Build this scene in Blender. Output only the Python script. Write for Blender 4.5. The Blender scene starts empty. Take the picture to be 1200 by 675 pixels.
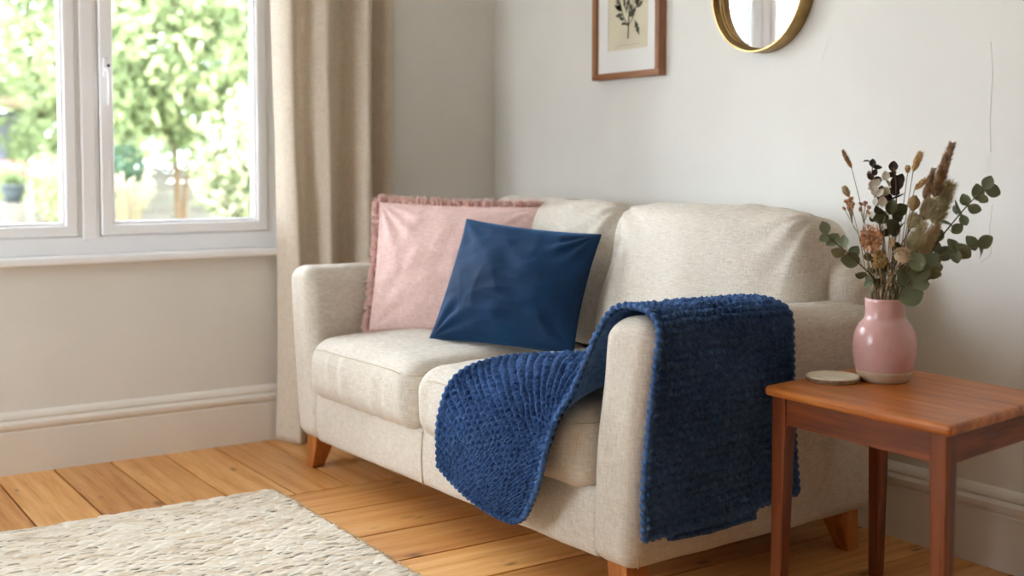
import bpy, bmesh, math, random
import numpy as np
from mathutils import Vector, Matrix

R = math.radians
scene = bpy.context.scene
COL = scene.collection

# ------------------------------------------------------------------ camera
CAM = np.array([4.046, -2.605, 1.0])
YAW, PIT, FPX, SHY = R(146.373), R(3.146), 1388.06, -69.01
cam_d = bpy.data.cameras.new('camera')
cam = bpy.data.objects.new('camera', cam_d)
COL.objects.link(cam)
fwd = np.array([math.cos(PIT)*math.cos(YAW), math.cos(PIT)*math.sin(YAW), -math.sin(PIT)])
rgt = np.array([math.sin(YAW), -math.cos(YAW), 0.0])
upv = np.cross(rgt, fwd)
cam.matrix_world = Matrix(((rgt[0], upv[0], -fwd[0], CAM[0]), (rgt[1], upv[1], -fwd[1], CAM[1]),
                           (rgt[2], upv[2], -fwd[2], CAM[2]), (0, 0, 0, 1)))
cam_d.sensor_width = 36.0
cam_d.lens = 36.0*FPX/1200.0
cam_d.shift_y = SHY/1200.0
cam_d.clip_start = 0.05
cam_d.clip_end = 200
cam_d.dof.use_dof = True
cam_d.dof.focus_distance = 2.95
cam_d.dof.aperture_fstop = 2.2
scene.camera = cam

# ------------------------------------------------------------------ light
scene.view_settings.view_transform = 'Standard'
scene.view_settings.look = 'None'
scene.view_settings.exposure = 1.50
scene.view_settings.gamma = 1.0
scene.view_settings.use_curve_mapping = False
scene.cycles.use_denoising = True
scene.cycles.max_bounces = 10
scene.cycles.diffuse_bounces = 6
scene.cycles.transparent_max_bounces = 16
scene.cycles.sample_clamp_indirect = 8.0
SKY = 6.0
SUN = 1.2
world = bpy.data.worlds.new('sky')
scene.world = world
world.use_nodes = True
wn = world.node_tree.nodes['Background']
wn.inputs[0].default_value = (0.905, 0.985, 1.10, 1)
wn.inputs[1].default_value = SKY
sun_d = bpy.data.lights.new('sun', 'SUN')
sun_d.energy = SUN
sun_d.angle = R(8)
sun_d.color = (1.0, 0.96, 0.90)
sun = bpy.data.objects.new('sun', sun_d)
COL.objects.link(sun)
sun.rotation_euler = Vector((-0.75, 0.35, -0.9)).to_track_quat('-Z', 'Y').to_euler()


def portal(name, loc, rot, sx, sy):
    d = bpy.data.lights.new(name, 'AREA')
    d.shape = 'RECTANGLE'
    d.size, d.size_y = sx, sy
    d.cycles.is_portal = True
    o = bpy.data.objects.new(name, d)
    COL.objects.link(o)
    o.location = loc
    o.rotation_euler = rot
    return o


# ------------------------------------------------------------------ helpers
def lin(r, g, b):
    f = lambda c: (c/255/12.92) if c/255 <= 0.04045 else ((c/255+0.055)/1.055)**2.4
    return (f(r), f(g), f(b), 1.0)


class Mat:
    def __init__(self, name):
        self.m = bpy.data.materials.new(name)
        self.m.use_nodes = True
        self.nt = self.m.node_tree
        self.b = self.nt.nodes['Principled BSDF']
        self.out = self.nt.nodes['Material Output']
        self.tc = None

    def n(self, t, **kw):
        x = self.nt.nodes.new(t)
        for k, v in kw.items():
            setattr(x, k, v)
        return x

    def l(self, a, b):
        self.nt.links.new(a, b)

    def coord(self, scale=(1, 1, 1), which='Object'):
        if self.tc is None:
            self.tc = self.n('ShaderNodeTexCoord')
        mp = self.n('ShaderNodeMapping')
        mp.inputs['Scale'].default_value = scale
        self.l(self.tc.outputs[which], mp.inputs['Vector'])
        return mp.outputs['Vector']

    def noise(self, scale=1.0, vec=None, detail=3.0, rough=0.5):
        x = self.n('ShaderNodeTexNoise')
        x.inputs['Scale'].default_value = scale
        x.inputs['Detail'].default_value = detail
        x.inputs['Roughness'].default_value = rough
        if vec is not None:
            self.l(vec, x.inputs['Vector'])
        return x.outputs['Fac']

    def ramp(self, fac, stops):
        x = self.n('ShaderNodeValToRGB')
        e = x.color_ramp.elements
        while len(e) < len(stops):
            e.new(0.5)
        for k, (p, c) in enumerate(stops):
            e[k].position = p
            e[k].color = c if len(c) == 4 else (*c, 1)
        self.l(fac, x.inputs['Fac'])
        return x.outputs['Color']

    def math(self, op, a, b):
        x = self.n('ShaderNodeMath', operation=op)
        for k, v in ((0, a), (1, b)):
            if isinstance(v, (int, float)):
                x.inputs[k].default_value = v
            else:
                self.l(v, x.inputs[k])
        return x.outputs[0]

    def mix(self, fac, a, b, mode='MIX'):
        x = self.n('ShaderNodeMix', data_type='RGBA', blend_type=mode)
        for k, v in ((0, fac), (6, a), (7, b)):
            if isinstance(v, (int, float)):
                x.inputs[k].default_value = v
            elif isinstance(v, tuple):
                x.inputs[k].default_value = v
            else:
                self.l(v, x.inputs[k])
        return x.outputs[2]

    def bump(self, h, strength=0.3, dist=0.002):
        x = self.n('ShaderNodeBump')
        x.inputs['Strength'].default_value = strength
        x.inputs['Distance'].default_value = dist
        self.l(h, x.inputs['Height'])
        self.l(x.outputs['Normal'], self.b.inputs['Normal'])

    def set(self, color=None, rough=0.6, metal=0.0, spec=0.5, sheen=0.0):
        if color is not None:
            if isinstance(color, tuple):
                self.b.inputs['Base Color'].default_value = color
            else:
                self.l(color, self.b.inputs['Base Color'])
        if isinstance(rough, (int, float)):
            self.b.inputs['Roughness'].default_value = rough
        else:
            self.l(rough, self.b.inputs['Roughness'])
        self.b.inputs['Metallic'].default_value = metal
        self.b.inputs['Specular IOR Level'].default_value = spec
        self.b.inputs['Sheen Weight'].default_value = sheen
        return self


def mat_simple(name, c, rough=0.6, var=0.12, nscale=8.0, bump=0.0, bscale=60, metal=0.0, spec=0.5):
    m = Mat(name)
    v = m.noise(nscale, m.coord())
    lo = tuple(x*(1-var) for x in c[:3])+(1,)
    hi = tuple(min(1, x*(1+var)) for x in c[:3])+(1,)
    m.set(m.ramp(v, [(0.3, lo), (0.7, hi)]), rough, metal, spec)
    if bump:
        m.bump(m.noise(bscale, m.coord()), bump)
    return m.m


def fabric(name, dark, mid, light, thread=330.0, bump=0.5, sheen=0.15, rough=0.9):
    m = Mat(name)
    h = m.noise(1.0, m.coord((42, 42, thread)), 2.0, 0.6)
    v = m.noise(1.0, m.coord((thread, thread, 42)), 2.0, 0.6)
    w = m.noise(1.0, m.coord((thread, 40, 40)), 2.0, 0.6)
    s = m.math('ADD', m.math('ADD', m.math('MULTIPLY', h, 0.4), m.math('MULTIPLY', v, 0.4)), m.math('MULTIPLY', w, 0.2))
    big = m.noise(3.0, m.coord(), 3.0)
    s2 = m.math('ADD', m.math('MULTIPLY', s, 0.85), m.math('MULTIPLY', big, 0.15))
    m.set(m.ramp(s2, [(0.36, dark), (0.5, mid), (0.64, light)]), rough, 0, 0.2, sheen)
    m.bump(s, bump, 0.0015)
    return m.m


def wood(name, dark, mid, light, axis='x', scale=1.0, rough=0.4, knots=False, which='Object'):
    m = Mat(name)
    sc = {'x': (2.0, 34, 34), 'y': (34, 2.0, 34), 'z': (34, 34, 2.0)}[axis]
    sc = tuple(a*scale for a in sc)
    g = m.noise(1.0, m.coord(sc, which), 6.0, 0.62)
    g2 = m.noise(1.0, m.coord(tuple(a*3.5 for a in sc), which), 3.0, 0.6)
    s = m.math('ADD', m.math('MULTIPLY', g, 0.72), m.math('MULTIPLY', g2, 0.28))
    m.set(m.ramp(s, [(0.32, dark), (0.5, mid), (0.68, light)]), rough, 0, 0.45)
    m.bump(s, 0.12, 0.001)
    return m.m


def build(name, V, F, mat=None, parent=None, smooth=True, uv=None, mats=None, fmat=None):
    me = bpy.data.meshes.new(name)
    me.from_pydata([tuple(map(float, v)) for v in V], [], [tuple(int(i) for i in f) for f in F])
    if mats:
        for m_ in mats:
            me.materials.append(m_)
        if fmat is not None:
            me.polygons.foreach_set('material_index', np.asarray(fmat, dtype=np.int32))
    elif mat:
        me.materials.append(mat)
    if smooth:
        me.polygons.foreach_set('use_smooth', np.ones(len(me.polygons), dtype=bool))
    me.update()
    o = bpy.data.objects.new(name, me)
    COL.objects.link(o)
    if parent is not None:
        o.parent = parent
    return o


def angle_smooth(o, ang=40):
    me = o.data
    bm = bmesh.new()
    bm.from_mesh(me)
    for e in bm.edges:
        if len(e.link_faces) == 2 and e.calc_face_angle(0) > R(ang):
            e.smooth = False
    bm.to_mesh(me)
    bm.free()
    return o


def tag(o, label=None, cat=None, group=None, kind=None):
    if label: o['label'] = label
    if cat: o['category'] = cat
    if group: o['group'] = group
    if kind or cat: o['kind'] = kind or 'thing'
    return o


def empty(name, loc=(0, 0, 0), rz=0.0, parent=None):
    o = bpy.data.objects.new(name, None)
    COL.objects.link(o)
    o.location = loc
    o.rotation_euler = (0, 0, rz)
    o.empty_display_size = 0.1
    if parent: o.parent = parent
    return o


class MB:
    """collects shapes into one mesh"""
    def __init__(self):
        self.V, self.F = [], []
        self.n = 0

    def add(self, V, F):
        V = np.asarray(V, float)
        self.V.append(V)
        self.F += [tuple(i+self.n for i in f) for f in F]
        self.n += len(V)
        return self

    def box(self, a, b):
        x0, y0, z0 = a; x1, y1, z1 = b
        return self.add([(x0, y0, z0), (x1, y0, z0), (x1, y1, z0), (x0, y1, z0), (x0, y0, z1), (x1, y0, z1), (x1, y1, z1), (x0, y1, z1)],
                        [(0, 3, 2, 1), (4, 5, 6, 7), (0, 1, 5, 4), (1, 2, 6, 5), (2, 3, 7, 6), (3, 0, 4, 7)])

    def tube(self, pts, rad, n=8, cap=True):
        return self.add(*tube(pts, rad, n, cap))

    def build(self, name, mat=None, parent=None, smooth=True):
        return build(name, np.concatenate(self.V), self.F, mat, parent, smooth)


def tube(pts, rad, n=8, cap=True):
    P = np.asarray(pts, float)
    k = len(P)
    rad = np.full(k, rad) if np.isscalar(rad) else np.asarray(rad, float)
    T = np.gradient(P, axis=0)
    T /= np.linalg.norm(T, axis=1)[:, None]+1e-12
    a = np.array([0, 0, 1.0]) if abs(T[0][2]) < 0.9 else np.array([1.0, 0, 0])
    N = np.cross(T[0], a); N /= np.linalg.norm(N)
    V = []
    for i in range(k):
        N = N-T[i]*(N@T[i]); N /= np.linalg.norm(N)+1e-12
        B = np.cross(T[i], N)
        for j in range(n):
            t = 2*math.pi*j/n
            V.append(P[i]+rad[i]*(math.cos(t)*N+math.sin(t)*B))
    F = [(i*n+j, i*n+(j+1) % n, (i+1)*n+(j+1) % n, (i+1)*n+j) for i in range(k-1) for j in range(n)]
    if cap:
        F += [tuple(range(n))[::-1], tuple(range((k-1)*n, k*n))]
    return np.array(V), F


def lathe(prof, n=48, close=False):
    V = [(r*math.cos(2*math.pi*j/n), r*math.sin(2*math.pi*j/n), z) for r, z in prof for j in range(n)]
    k = len(prof)
    F = [(i*n+j, i*n+(j+1) % n, (i+1)*n+(j+1) % n, (i+1)*n+j) for i in range(k-1) for j in range(n)]
    if close:
        F += [((k-1)*n+j, (k-1)*n+(j+1) % n, (j+1) % n, j) for j in range(n)]
    else:
        F += [tuple(range(n))[::-1], tuple(range((k-1)*n, k*n))]
    return np.array(V), F


def rbox(lo, hi, r, nc=4, nseg=(10, 10, 10)):
    """rounded box with a fine, evenly divided skin"""
    lo, hi = np.array(lo, float), np.array(hi, float)
    c, h = (lo+hi)/2, (hi-lo)/2
    r = min(r, h.min()*0.999)
    S = []
    for a in range(3):
        s = [-h[a]+r*(1-math.cos(math.pi/2*i/nc)) if False else -h[a]+r*i/nc for i in range(nc)]
        m = list(np.linspace(-h[a]+r, h[a]-r, nseg[a]+1))
        S.append(np.array(s+m+[-x for x in s[::-1]]))
    idx, V, F = {}, [], []

    def vid(p):
        k = tuple(np.round(p, 6))
        if k not in idx:
            idx[k] = len(V); V.append(p)
        return idx[k]
    for a in range(3):
        b, d = (a+1) % 3, (a+2) % 3
        for sgn in (-1, 1):
            g = []
            for x in S[b]:
                row = []
                for y in S[d]:
                    p = np.zeros(3); p[a] = sgn*h[a]; p[b] = x; p[d] = y
                    row.append(vid(p))
                g.append(row)
            for i in range(len(S[b])-1):
                for j in range(len(S[d])-1):
                    q = (g[i][j], g[i+1][j], g[i+1][j+1], g[i][j+1])
                    F.append(q if sgn > 0 else q[::-1])
    V = np.array(V)
    inn = np.clip(V, -(h-r), h-r)
    d = V-inn
    n = np.linalg.norm(d, axis=1)[:, None]
    V = np.where(n > 1e-9, inn+r*d/np.maximum(n, 1e-9), V)
    return V+c, F


def waves(P, freq, seed, k=10):
    """smooth pseudo noise, about -1..1"""
    rs = np.random.RandomState(seed)
    out = np.zeros(len(P))
    for _ in range(k):
        d = rs.normal(size=3); d /= np.linalg.norm(d)
        out += np.sin(P@d*freq*rs.uniform(0.6, 1.5)*2*math.pi+rs.uniform(0, 6.28))
    return out/math.sqrt(k)


def catmull(P, m):
    P = np.asarray(P, float)
    k = len(P)
    Q = np.vstack([2*P[0]-P[1], P, 2*P[-1]-P[-2]])
    out = []
    for t in np.linspace(0, k-1-1e-9, m):
        i = int(t); f = t-i
        p0, p1, p2, p3 = Q[i], Q[i+1], Q[i+2], Q[i+3]
        out.append(0.5*((2*p1)+(-p0+p2)*f+(2*p0-5*p1+4*p2-p3)*f*f+(-p0+3*p1-3*p2+p3)*f**3))
    return np.array(out)


def grid_faces(n, m, off=0, flip=False):
    F = []
    for i in range(n-1):
        for j in range(m-1):
            q = (off+i*m+j, off+(i+1)*m+j, off+(i+1)*m+j+1, off+i*m+j+1)
            F.append(q[::-1] if flip else q)
    return F


def at_depth(px, py, depth):
    d = fwd+rgt*(px-600)/FPX-upv*(py-337.5-SHY)/FPX
    return CAM+d*depth


def bevel(o, w=0.003, seg=2):
    b = o.modifiers.new('bevel', 'BEVEL')
    b.width = w; b.segments = seg; b.limit_method = 'ANGLE'; b.angle_limit = R(40)
    return o


# ------------------------------------------------------------------ materials
def wall_mat():
    m = Mat('painted plaster')
    v = m.noise(1.3, m.coord(), 5.0, 0.6)
    m.set(m.ramp(v, [(0.3, lin(226, 223, 216)), (0.7, lin(235, 233, 227))]), 0.75, 0, 0.25)
    a = m.noise(2.2, m.coord(), 4.0, 0.55)
    b = m.noise(26, m.coord(), 3.0)
    m.bump(m.math('ADD', m.math('MULTIPLY', a, 1.0), m.math('MULTIPLY', b, 0.09)), 0.35, 0.02)
    return m.m


M_WALL = wall_mat()
M_WALLFAR = mat_simple('bounce cutting wall paint', lin(188, 180, 168), 0.8, 0.03)  # unseen far wall toned down to cut bounced light
M_TRIM = mat_simple('painted woodwork', lin(234, 230, 221), 0.45, 0.03, 3.0, 0.05, 30)
M_CEIL = mat_simple('white ceiling paint', lin(240, 238, 232), 0.8, 0.02)
M_UPVC = mat_simple('white window plastic', lin(249, 249, 250), 0.3, 0.01)
M_METAL = mat_simple('brushed steel', lin(185, 185, 185), 0.3, 0.05, 20, metal=1.0)
M_BLACK = mat_simple('black plastic', lin(25, 25, 27), 0.4, 0.1)
M_GASKET = mat_simple('grey rubber gasket', lin(150, 152, 156), 0.6, 0.05)


def glass_mat():
    m = Mat('window glass')
    nt = m.nt
    tr = m.n('ShaderNodeBsdfTransparent')
    tr.inputs[0].default_value = (0.98, 0.99, 0.985, 1)
    gl = m.n('ShaderNodeBsdfGlossy')
    gl.inputs['Roughness'].default_value = 0.02
    fr = m.n('ShaderNodeFresnel')
    fr.inputs['IOR'].default_value = 1.25
    mx = m.n('ShaderNodeMixShader')
    m.l(fr.outputs[0], mx.inputs[0])
    m.l(tr.outputs[0], mx.inputs[1])
    m.l(gl.outputs[0], mx.inputs[2])
    m.l(mx.outputs[0], m.out.inputs['Surface'])
    return m.m


M_GLASS = glass_mat()
M_LINEN = fabric('oatmeal linen weave', lin(184, 171, 153), lin(209, 200, 186), lin(230, 223, 212), 620, 0.5)
M_SEAM = mat_simple('linen piping thread', lin(196, 180, 156), 0.9, 0.1, 200)
M_CURTAIN_B = None


def curtain_mat():
    m = Mat('beige linen curtain')
    h = m.noise(1.0, m.coord((40, 40, 500)), 2.0, 0.6)
    v = m.noise(1.0, m.coord((500, 500, 25)), 2.0, 0.6)
    s = m.math('ADD', m.math('MULTIPLY', h, 0.5), m.math('MULTIPLY', v, 0.5))
    c = m.ramp(s, [(0.35, lin(216, 200, 178)), (0.5, lin(233, 221, 203)), (0.65, lin(243, 234, 219))])
    m.set(c, 0.95, 0, 0.1, 0.1)
    m.bump(s, 0.3, 0.001)
    t = m.n('ShaderNodeBsdfTranslucent')
    m.l(c, t.inputs[0])
    mx = m.n('ShaderNodeMixShader')
    mx.inputs[0].default_value = 0.36
    m.l(m.b.outputs[0], mx.inputs[1])
    m.l(t.outputs[0], mx.inputs[2])
    m.l(mx.outputs[0], m.out.inputs['Surface'])
    return m.m


M_CURTAIN = curtain_mat()
M_TABLE = wood('warm teak', lin(124, 62, 20), lin(182, 104, 42), lin(214, 138, 68), 'x', 1.0, 0.33)
M_TABLE_Y = wood('shaded teak cross grain', lin(74, 32, 11), lin(116, 56, 21), lin(146, 78, 34), 'y', 1.0, 0.33)  # apron and leg teak darker than the top, shade put into the colour
M_TABLE_Z = wood('shaded teak upright grain', lin(74, 32, 11), lin(116, 56, 21), lin(146, 78, 34), 'z', 1.0, 0.36)
M_APRON = wood('shaded teak apron', lin(74, 32, 11), lin(116, 56, 21), lin(146, 78, 34), 'x', 1.0, 0.36)
M_LEG = wood('honey beech', lin(128, 70, 26), lin(176, 106, 48), lin(200, 132, 68), 'z', 1.0, 0.4)
M_FRAME = wood('brown oak moulding', lin(112, 70, 42), lin(150, 100, 64), lin(176, 126, 86), 'z', 1.0, 0.45)
M_FRAME_X = wood('brown oak moulding flat grain', lin(112, 70, 42), lin(150, 100, 64), lin(176, 126, 86), 'x', 1.0, 0.45)


def floor_mat():
    m = Mat('varnished pine boards')
    uv = m.coord((1.6, 26, 1), 'UV')
    g = m.noise(1.0, uv, 6.0, 0.62)
    g2 = m.noise(1.0, m.coord((5, 120, 1), 'UV'), 3.0, 0.6)
    s = m.math('ADD', m.math('MULTIPLY', g, 0.7), m.math('MULTIPLY', g2, 0.3))
    c = m.ramp(s, [(0.30, lin(190, 126, 64)), (0.48, lin(228, 172, 104)), (0.66, lin(243, 200, 136))])
    at = m.n('ShaderNodeAttribute', attribute_name='board')
    tint = m.ramp(at.outputs['Fac'], [(0.0, lin(222, 205, 190)), (0.5, lin(240, 226, 212)), (1.0, lin(255, 246, 236))])
    c = m.mix(1.0, c, tint, 'MULTIPLY')
    # knots
    vo = m.n('ShaderNodeTexVoronoi')
    vo.inputs['Scale'].default_value = 1.0
    wv = m.coord((5.5, 13.0, 1), 'UV')
    m.l(wv, vo.inputs['Vector'])
    wob = m.math('MULTIPLY', m.noise(1.0, m.coord((40, 60, 1), 'UV'), 2.0), 0.09)
    sepc = m.n('ShaderNodeSeparateColor')
    m.l(vo.outputs['Color'], sepc.inputs[0])
    kd = m.math('ADD', m.math('ADD', vo.outputs['Distance'], wob), m.math('MULTIPLY', sepc.outputs[0], 0.16))
    k = m.ramp(kd, [(0.14, (1, 1, 1)), (0.25, (0, 0, 0))])
    c = m.mix(m.math('MULTIPLY', k, 0.7), c, lin(86, 44, 18))
    # worn streaks
    st = m.ramp(m.noise(1.0, m.coord((2.2, 44, 1), 'UV'), 4.0, 0.7), [(0.60, (0, 0, 0)), (0.72, (1, 1, 1))])
    c = m.mix(m.math('MULTIPLY', st, 0.35), c, lin(110, 62, 28))
    m.set(c, m.ramp(g, [(0.3, (0.42,)*3), (0.7, (0.3,)*3)]), 0, 0.45)
    m.bump(s, 0.2, 0.0015)
    return m.m


M_FLOOR = floor_mat()
M_GAP = mat_simple('dark board gap', lin(24, 14, 8), 0.9)


# ------------------------------------------------------------------ room
CEIL_Z = 2.45
XR, YF = 5.6, -4.6          # far sides of the room, behind the camera
WY0, WY1, WZ0, WZ1 = -2.27, -0.915, 0.695, 2.16     # window opening in the left wall
T = 0.28
mb = MB()
mb.box((-T, YF, -0.2), (0, WY0, CEIL_Z)).box((-T, WY1, -0.2), (0, T, CEIL_Z))
mb.box((-T, WY0, -0.2), (0, WY1, WZ0)).box((-T, WY0, WZ1), (0, WY1, CEIL_Z))
tag(mb.build('wall_left', M_WALL, smooth=False), kind='structure')
mb = MB().box((0, 0, -0.2), (XR+T, T, CEIL_Z))
wall_back = tag(mb.build('wall_back', M_WALL, smooth=False), kind='structure')
mb = MB().box((XR, YF, -0.2), (XR+T, 0, CEIL_Z))
tag(mb.build('wall_right', M_WALLFAR, smooth=False), kind='structure')
# front wall, behind the camera, with a second window near the left corner
FX0, FX1, FZ0, FZ1 = 0.15, 1.6, 0.7, 2.1
mb = MB()
mb.box((-T, YF-T, -0.2), (FX0, YF, CEIL_Z)).box((FX1, YF-T, -0.2), (XR+T, YF, CEIL_Z))
mb.box((FX0, YF-T, -0.2), (FX1, YF, FZ0)).box((FX0, YF-T, FZ1), (FX1, YF, CEIL_Z))
tag(mb.build('wall_front', M_WALL, smooth=False), kind='structure')
mb = MB().box((-T, YF-T, CEIL_Z), (XR+T, T, CEIL_Z+0.2))
tag(mb.build('ceiling', M_CEIL, smooth=False), kind='structure')

# hairline ridges in the plaster of the back wall
def ridge(pts, r):
    P = catmull([(x, -0.0004, z) for x, z in pts], 24)
    V, F = tube(P, r, 5)
    V[:, 1] = -0.0003+(V[:, 1]+0.0004)*0.35
    return build('plaster_ridge', V, F, M_WALL, wall_back)


ridge([(2.255, 1.30), (2.262, 1.22), (2.258, 1.12), (2.262, 1.03)], 0.0009)
ridge([(2.27, 0.90), (2.262, 0.83), (2.268, 0.78), (2.24, 0.755)], 0.0012)
ridge([(1.74, 1.36), (1.728, 1.32), (1.715, 1.285)], 0.0009)

# skirting boards: moulded profile swept along the wall
PROF = [(0.0, 0.0), (0.020, 0.0), (0.0205, 0.136), (0.017, 0.1395), (0.017, 0.142), (0.0215, 0.146), (0.0245, 0.154), (0.0235, 0.164),
        (0.018, 0.1705), (0.0135, 0.1725), (0.0135, 0.176), (0.0165, 0.179), (0.0155, 0.187), (0.011, 0.194), (0.006, 0.199), (0.0, 0.201)]


def sweep(name, a, b, nrm):
    V = []
    for p in (a, b):
        for d, z in PROF:
            V.append((p[0]+nrm[0]*d, p[1]+nrm[1]*d, z))
    k = len(PROF)
    F = [(i, i+1, k+i+1, k+i) for i in range(k-1)]
    F += [tuple(range(k)), tuple(range(k, 2*k))[::-1]]
    o = angle_smooth(build(name, V, F, M_TRIM, smooth=True), 30)
    return tag(o, kind='structure')


sweep('baseboard_left', (0, YF), (0, 0.0), (1, 0))
sweep('baseboard_back', (0.0, 0), (XR, 0), (0, -1))
sweep('baseboard_right', (XR, 0), (XR, YF), (-1, 0))
sweep('baseboard_front', (XR, YF), (0, YF), (0, 1))

# floor boards: along x beside the window, along y in the rest of the room
rng = random.Random(4)
V, F, UV, BD, FM = [], [], [], [], []


def board(x0, y0, x1, y1, along):
    g = 0.0034
    x0 += g; y0 += g; x1 -= g; y1 -= g
    ou, ov, tone = rng.uniform(0, 50), rng.uniform(0, 50), rng.random()
    b = len(V)
    z, e = 0.0, 0.0012
    V.extend([(x0, y0, z-e), (x1, y0, z-e), (x1, y1, z-e), (x0, y1, z-e),
              (x0+e, y0+e, z), (x1-e, y0+e, z), (x1-e, y1-e, z), (x0+e, y1-e, z),
              (x0, y0, z-0.02), (x1, y0, z-0.02), (x1, y1, z-0.02), (x0, y1, z-0.02)])
    fs = [(4, 5, 6, 7), (0, 1, 5, 4), (1, 2, 6, 5), (2, 3, 7, 6), (3, 0, 4, 7), (8, 9, 1, 0), (9, 10, 2, 1), (10, 11, 3, 2), (11, 8, 0, 3)]
    for f in fs:
        F.append(tuple(b+i for i in f))
        FM.append(0)
        BD.append(tone)
        for i in f:
            p = V[b+i]
            UV.append((p[0]+ou, p[1]+ov) if along == 'x' else (p[1]+ou, p[0]+ov))


XB = 0.735
y = -0.065
ys = [0.0]
while ys[-1] > YF:
    ys.append(ys[-1]-0.1795)
ys = [0.0]+[-1.006+0.1815*k for k in range(5, 0, -1)]+[-1.006-0.1815*k for k in range(0, 21)]
ys = [v for v in ys if v > YF]+[YF]
for a, b in zip(ys[:-1], ys[1:]):
    board(0.0, b, XB, a, 'x')
xs = [XB, 0.965, 1.215, 1.44, 1.66, 1.90, 2.13, 2.36, 2.60]
while xs[-1] < XR-0.25:
    xs.append(xs[-1]+0.23)
xs.append(XR)
for a, b in zip(xs[:-1], xs[1:]):
    cut = rng.uniform(-3.6, -2.2)
    board(a, cut, b, 0.0, 'y')
    board(a, YF, b, cut, 'y')
b0 = len(V)
V += [(0.0, YF, -0.012), (XR, YF, -0.012), (XR, 0, -0.012), (0.0, 0, -0.012),
      (0.0, YF, -0.12), (XR, YF, -0.12), (XR, 0, -0.12), (0.0, 0, -0.12)]
for f in [(0, 1, 2, 3), (7, 6, 5, 4), (0, 4, 5, 1), (1, 5, 6, 2), (2, 6, 7, 3), (3, 7, 4, 0)]:
    F.append(tuple(b0+i for i in f)); FM.append(1); BD.append(0)
    UV += [(0, 0)]*4
fl = build('floor', V, F, smooth=False, mats=[M_FLOOR, M_GAP], fmat=FM)
uvl = fl.data.uv_layers.new(name='UVMap')
uvl.data.foreach_set('uv', np.array(UV, float).ravel())
at = fl.data.attributes.new('board', 'FLOAT', 'FACE')
at.data.foreach_set('value', np.array(BD, float))
tag(fl, kind='structure')

# ------------------------------------------------------------------ window
def frame_ring(y0, y1, z0, z1, w, x0, x1, wb=None):
    """four mitred bars as one closed ring (section w wide, x0..x1 deep)"""
    wb = wb or w
    o = [(y0, z0), (y1, z0), (y1, z1), (y0, z1)]
    i = [(y0+w, z0+wb), (y1-w, z0+wb), (y1-w, z1-w), (y0+w, z1-w)]
    V = [(x0, *p) for p in o]+[(x1, *p) for p in o]+[(x0, *p) for p in i]+[(x1, *p) for p in i]
    F = []
    for k in range(4):
        n = (k+1) % 4
        F += [(4+k, 4+n, 12+n, 12+k), (8+k, 8+n, n, k), (k, n, 4+n, 4+k), (12+k, 12+n, 8+n, 8+k)]
    return V, F


win = tag(empty('window_1', (-0.06, (WY0+WY1)/2, WZ0)), kind='structure')
W0 = np.array([-0.06, (WY0+WY1)/2, WZ0])


def wbuild(name, mb_, mat, parent, bev=0.003):
    o = mb_.build(name, mat, parent, smooth=False)
    off = W0 if parent is win else None
    if off is not None:
        o.data.transform(Matrix.Translation(Vector(-off)))
    if bev:
        bevel(o, bev)
    return o


MUL = [-1.59]           # mullion centres
mb = MB()
mb.add(*frame_ring(WY0, WY1, WZ0+0.002, WZ1, 0.044, -0.10, -0.030, 0.062))
frame_o = wbuild('window_frame', mb, M_UPVC, win, 0.005)
mb = MB()
mb.add(*frame_ring(WY0+0.03, WY1-0.03, WZ0+0.04, WZ1-0.03, 0.022, -0.10, -0.036, 0.026))
wbuild('frame_bead', mb, M_UPVC, win, 0.004)
for yc in MUL:
    mb = MB().box((-0.10, yc-0.037, WZ0+0.055), (-0.034, yc+0.037, WZ1-0.03))
    mb.box((-0.10, yc-0.024, WZ0+0.05), (-0.024, yc+0.024, WZ1-0.03))
    wbuild('mullion', mb, M_UPVC, win, 0.006)
spans = [(MUL[0]+0.038, WY1-0.046), (WY0+0.046, MUL[0]-0.038)]
for k, (a, b) in enumerate(spans):
    mb = MB().add(*frame_ring(a, b, WZ0+0.065, WZ1-0.046, 0.040, -0.085, -0.022, 0.036))
    sash = wbuild('sash', mb, M_UPVC, win, 0.006)
    ms = MB().add(*frame_ring(a+0.030, b-0.030, WZ0+0.092, WZ1-0.076, 0.018, -0.075, -0.034, 0.018))
    o = ms.build('glazing_bead', M_UPVC, sash, smooth=False); o.data.transform(Matrix.Translation(Vector(-W0))); bevel(o, 0.003)
    mg = MB().add(*frame_ring(a+0.046, b-0.046, WZ0+0.108, WZ1-0.092, 0.004, -0.068, -0.046))
    o = mg.build('gasket', M_GASKET, sash, smooth=False); o.data.transform(Matrix.Translation(Vector(-W0)))
    mp = MB().box((-0.060, a+0.045, WZ0+0.105), (-0.056, b-0.045, WZ1-0.09))
    o = mp.build('pane', M_GLASS, sash, smooth=False); o.data.transform(Matrix.Translation(Vector(-W0)))
    if k == 0:
        hy, hz = a+0.022, 1.300
        mb = MB()
        V_, F_ = rbox((-0.024, hy-0.011, hz-0.012), (-0.010, hy+0.011, hz+0.055), 0.006, 3, (2, 2, 4))
        mb.add(V_, F_)
        mb.tube([(-0.012, hy, hz+0.015), (0.012, hy, hz+0.012)], 0.008, 10)
        mb.tube(catmull([(0.008, hy, hz+0.016), (0.017, hy, hz+0.004), (0.020, hy, hz-0.03), (0.018, hy, hz-0.075), (0.014, hy, hz-0.105)], 20),
                np.linspace(0.0085, 0.006, 20), 10)
        o = mb.build('handle', M_UPVC, sash); o.data.transform(Matrix.Translation(Vector(-W0)))
        o['label'] = 'white lever handle of the right window sash'
        mk = MB().tube([(0.010, hy, hz+0.026), (0.0135, hy, hz+0.026)], 0.0055, 10)
        o = mk.build('lock_button', M_BLACK, sash); o.data.transform(Matrix.Translation(Vector(-W0)))
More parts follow.
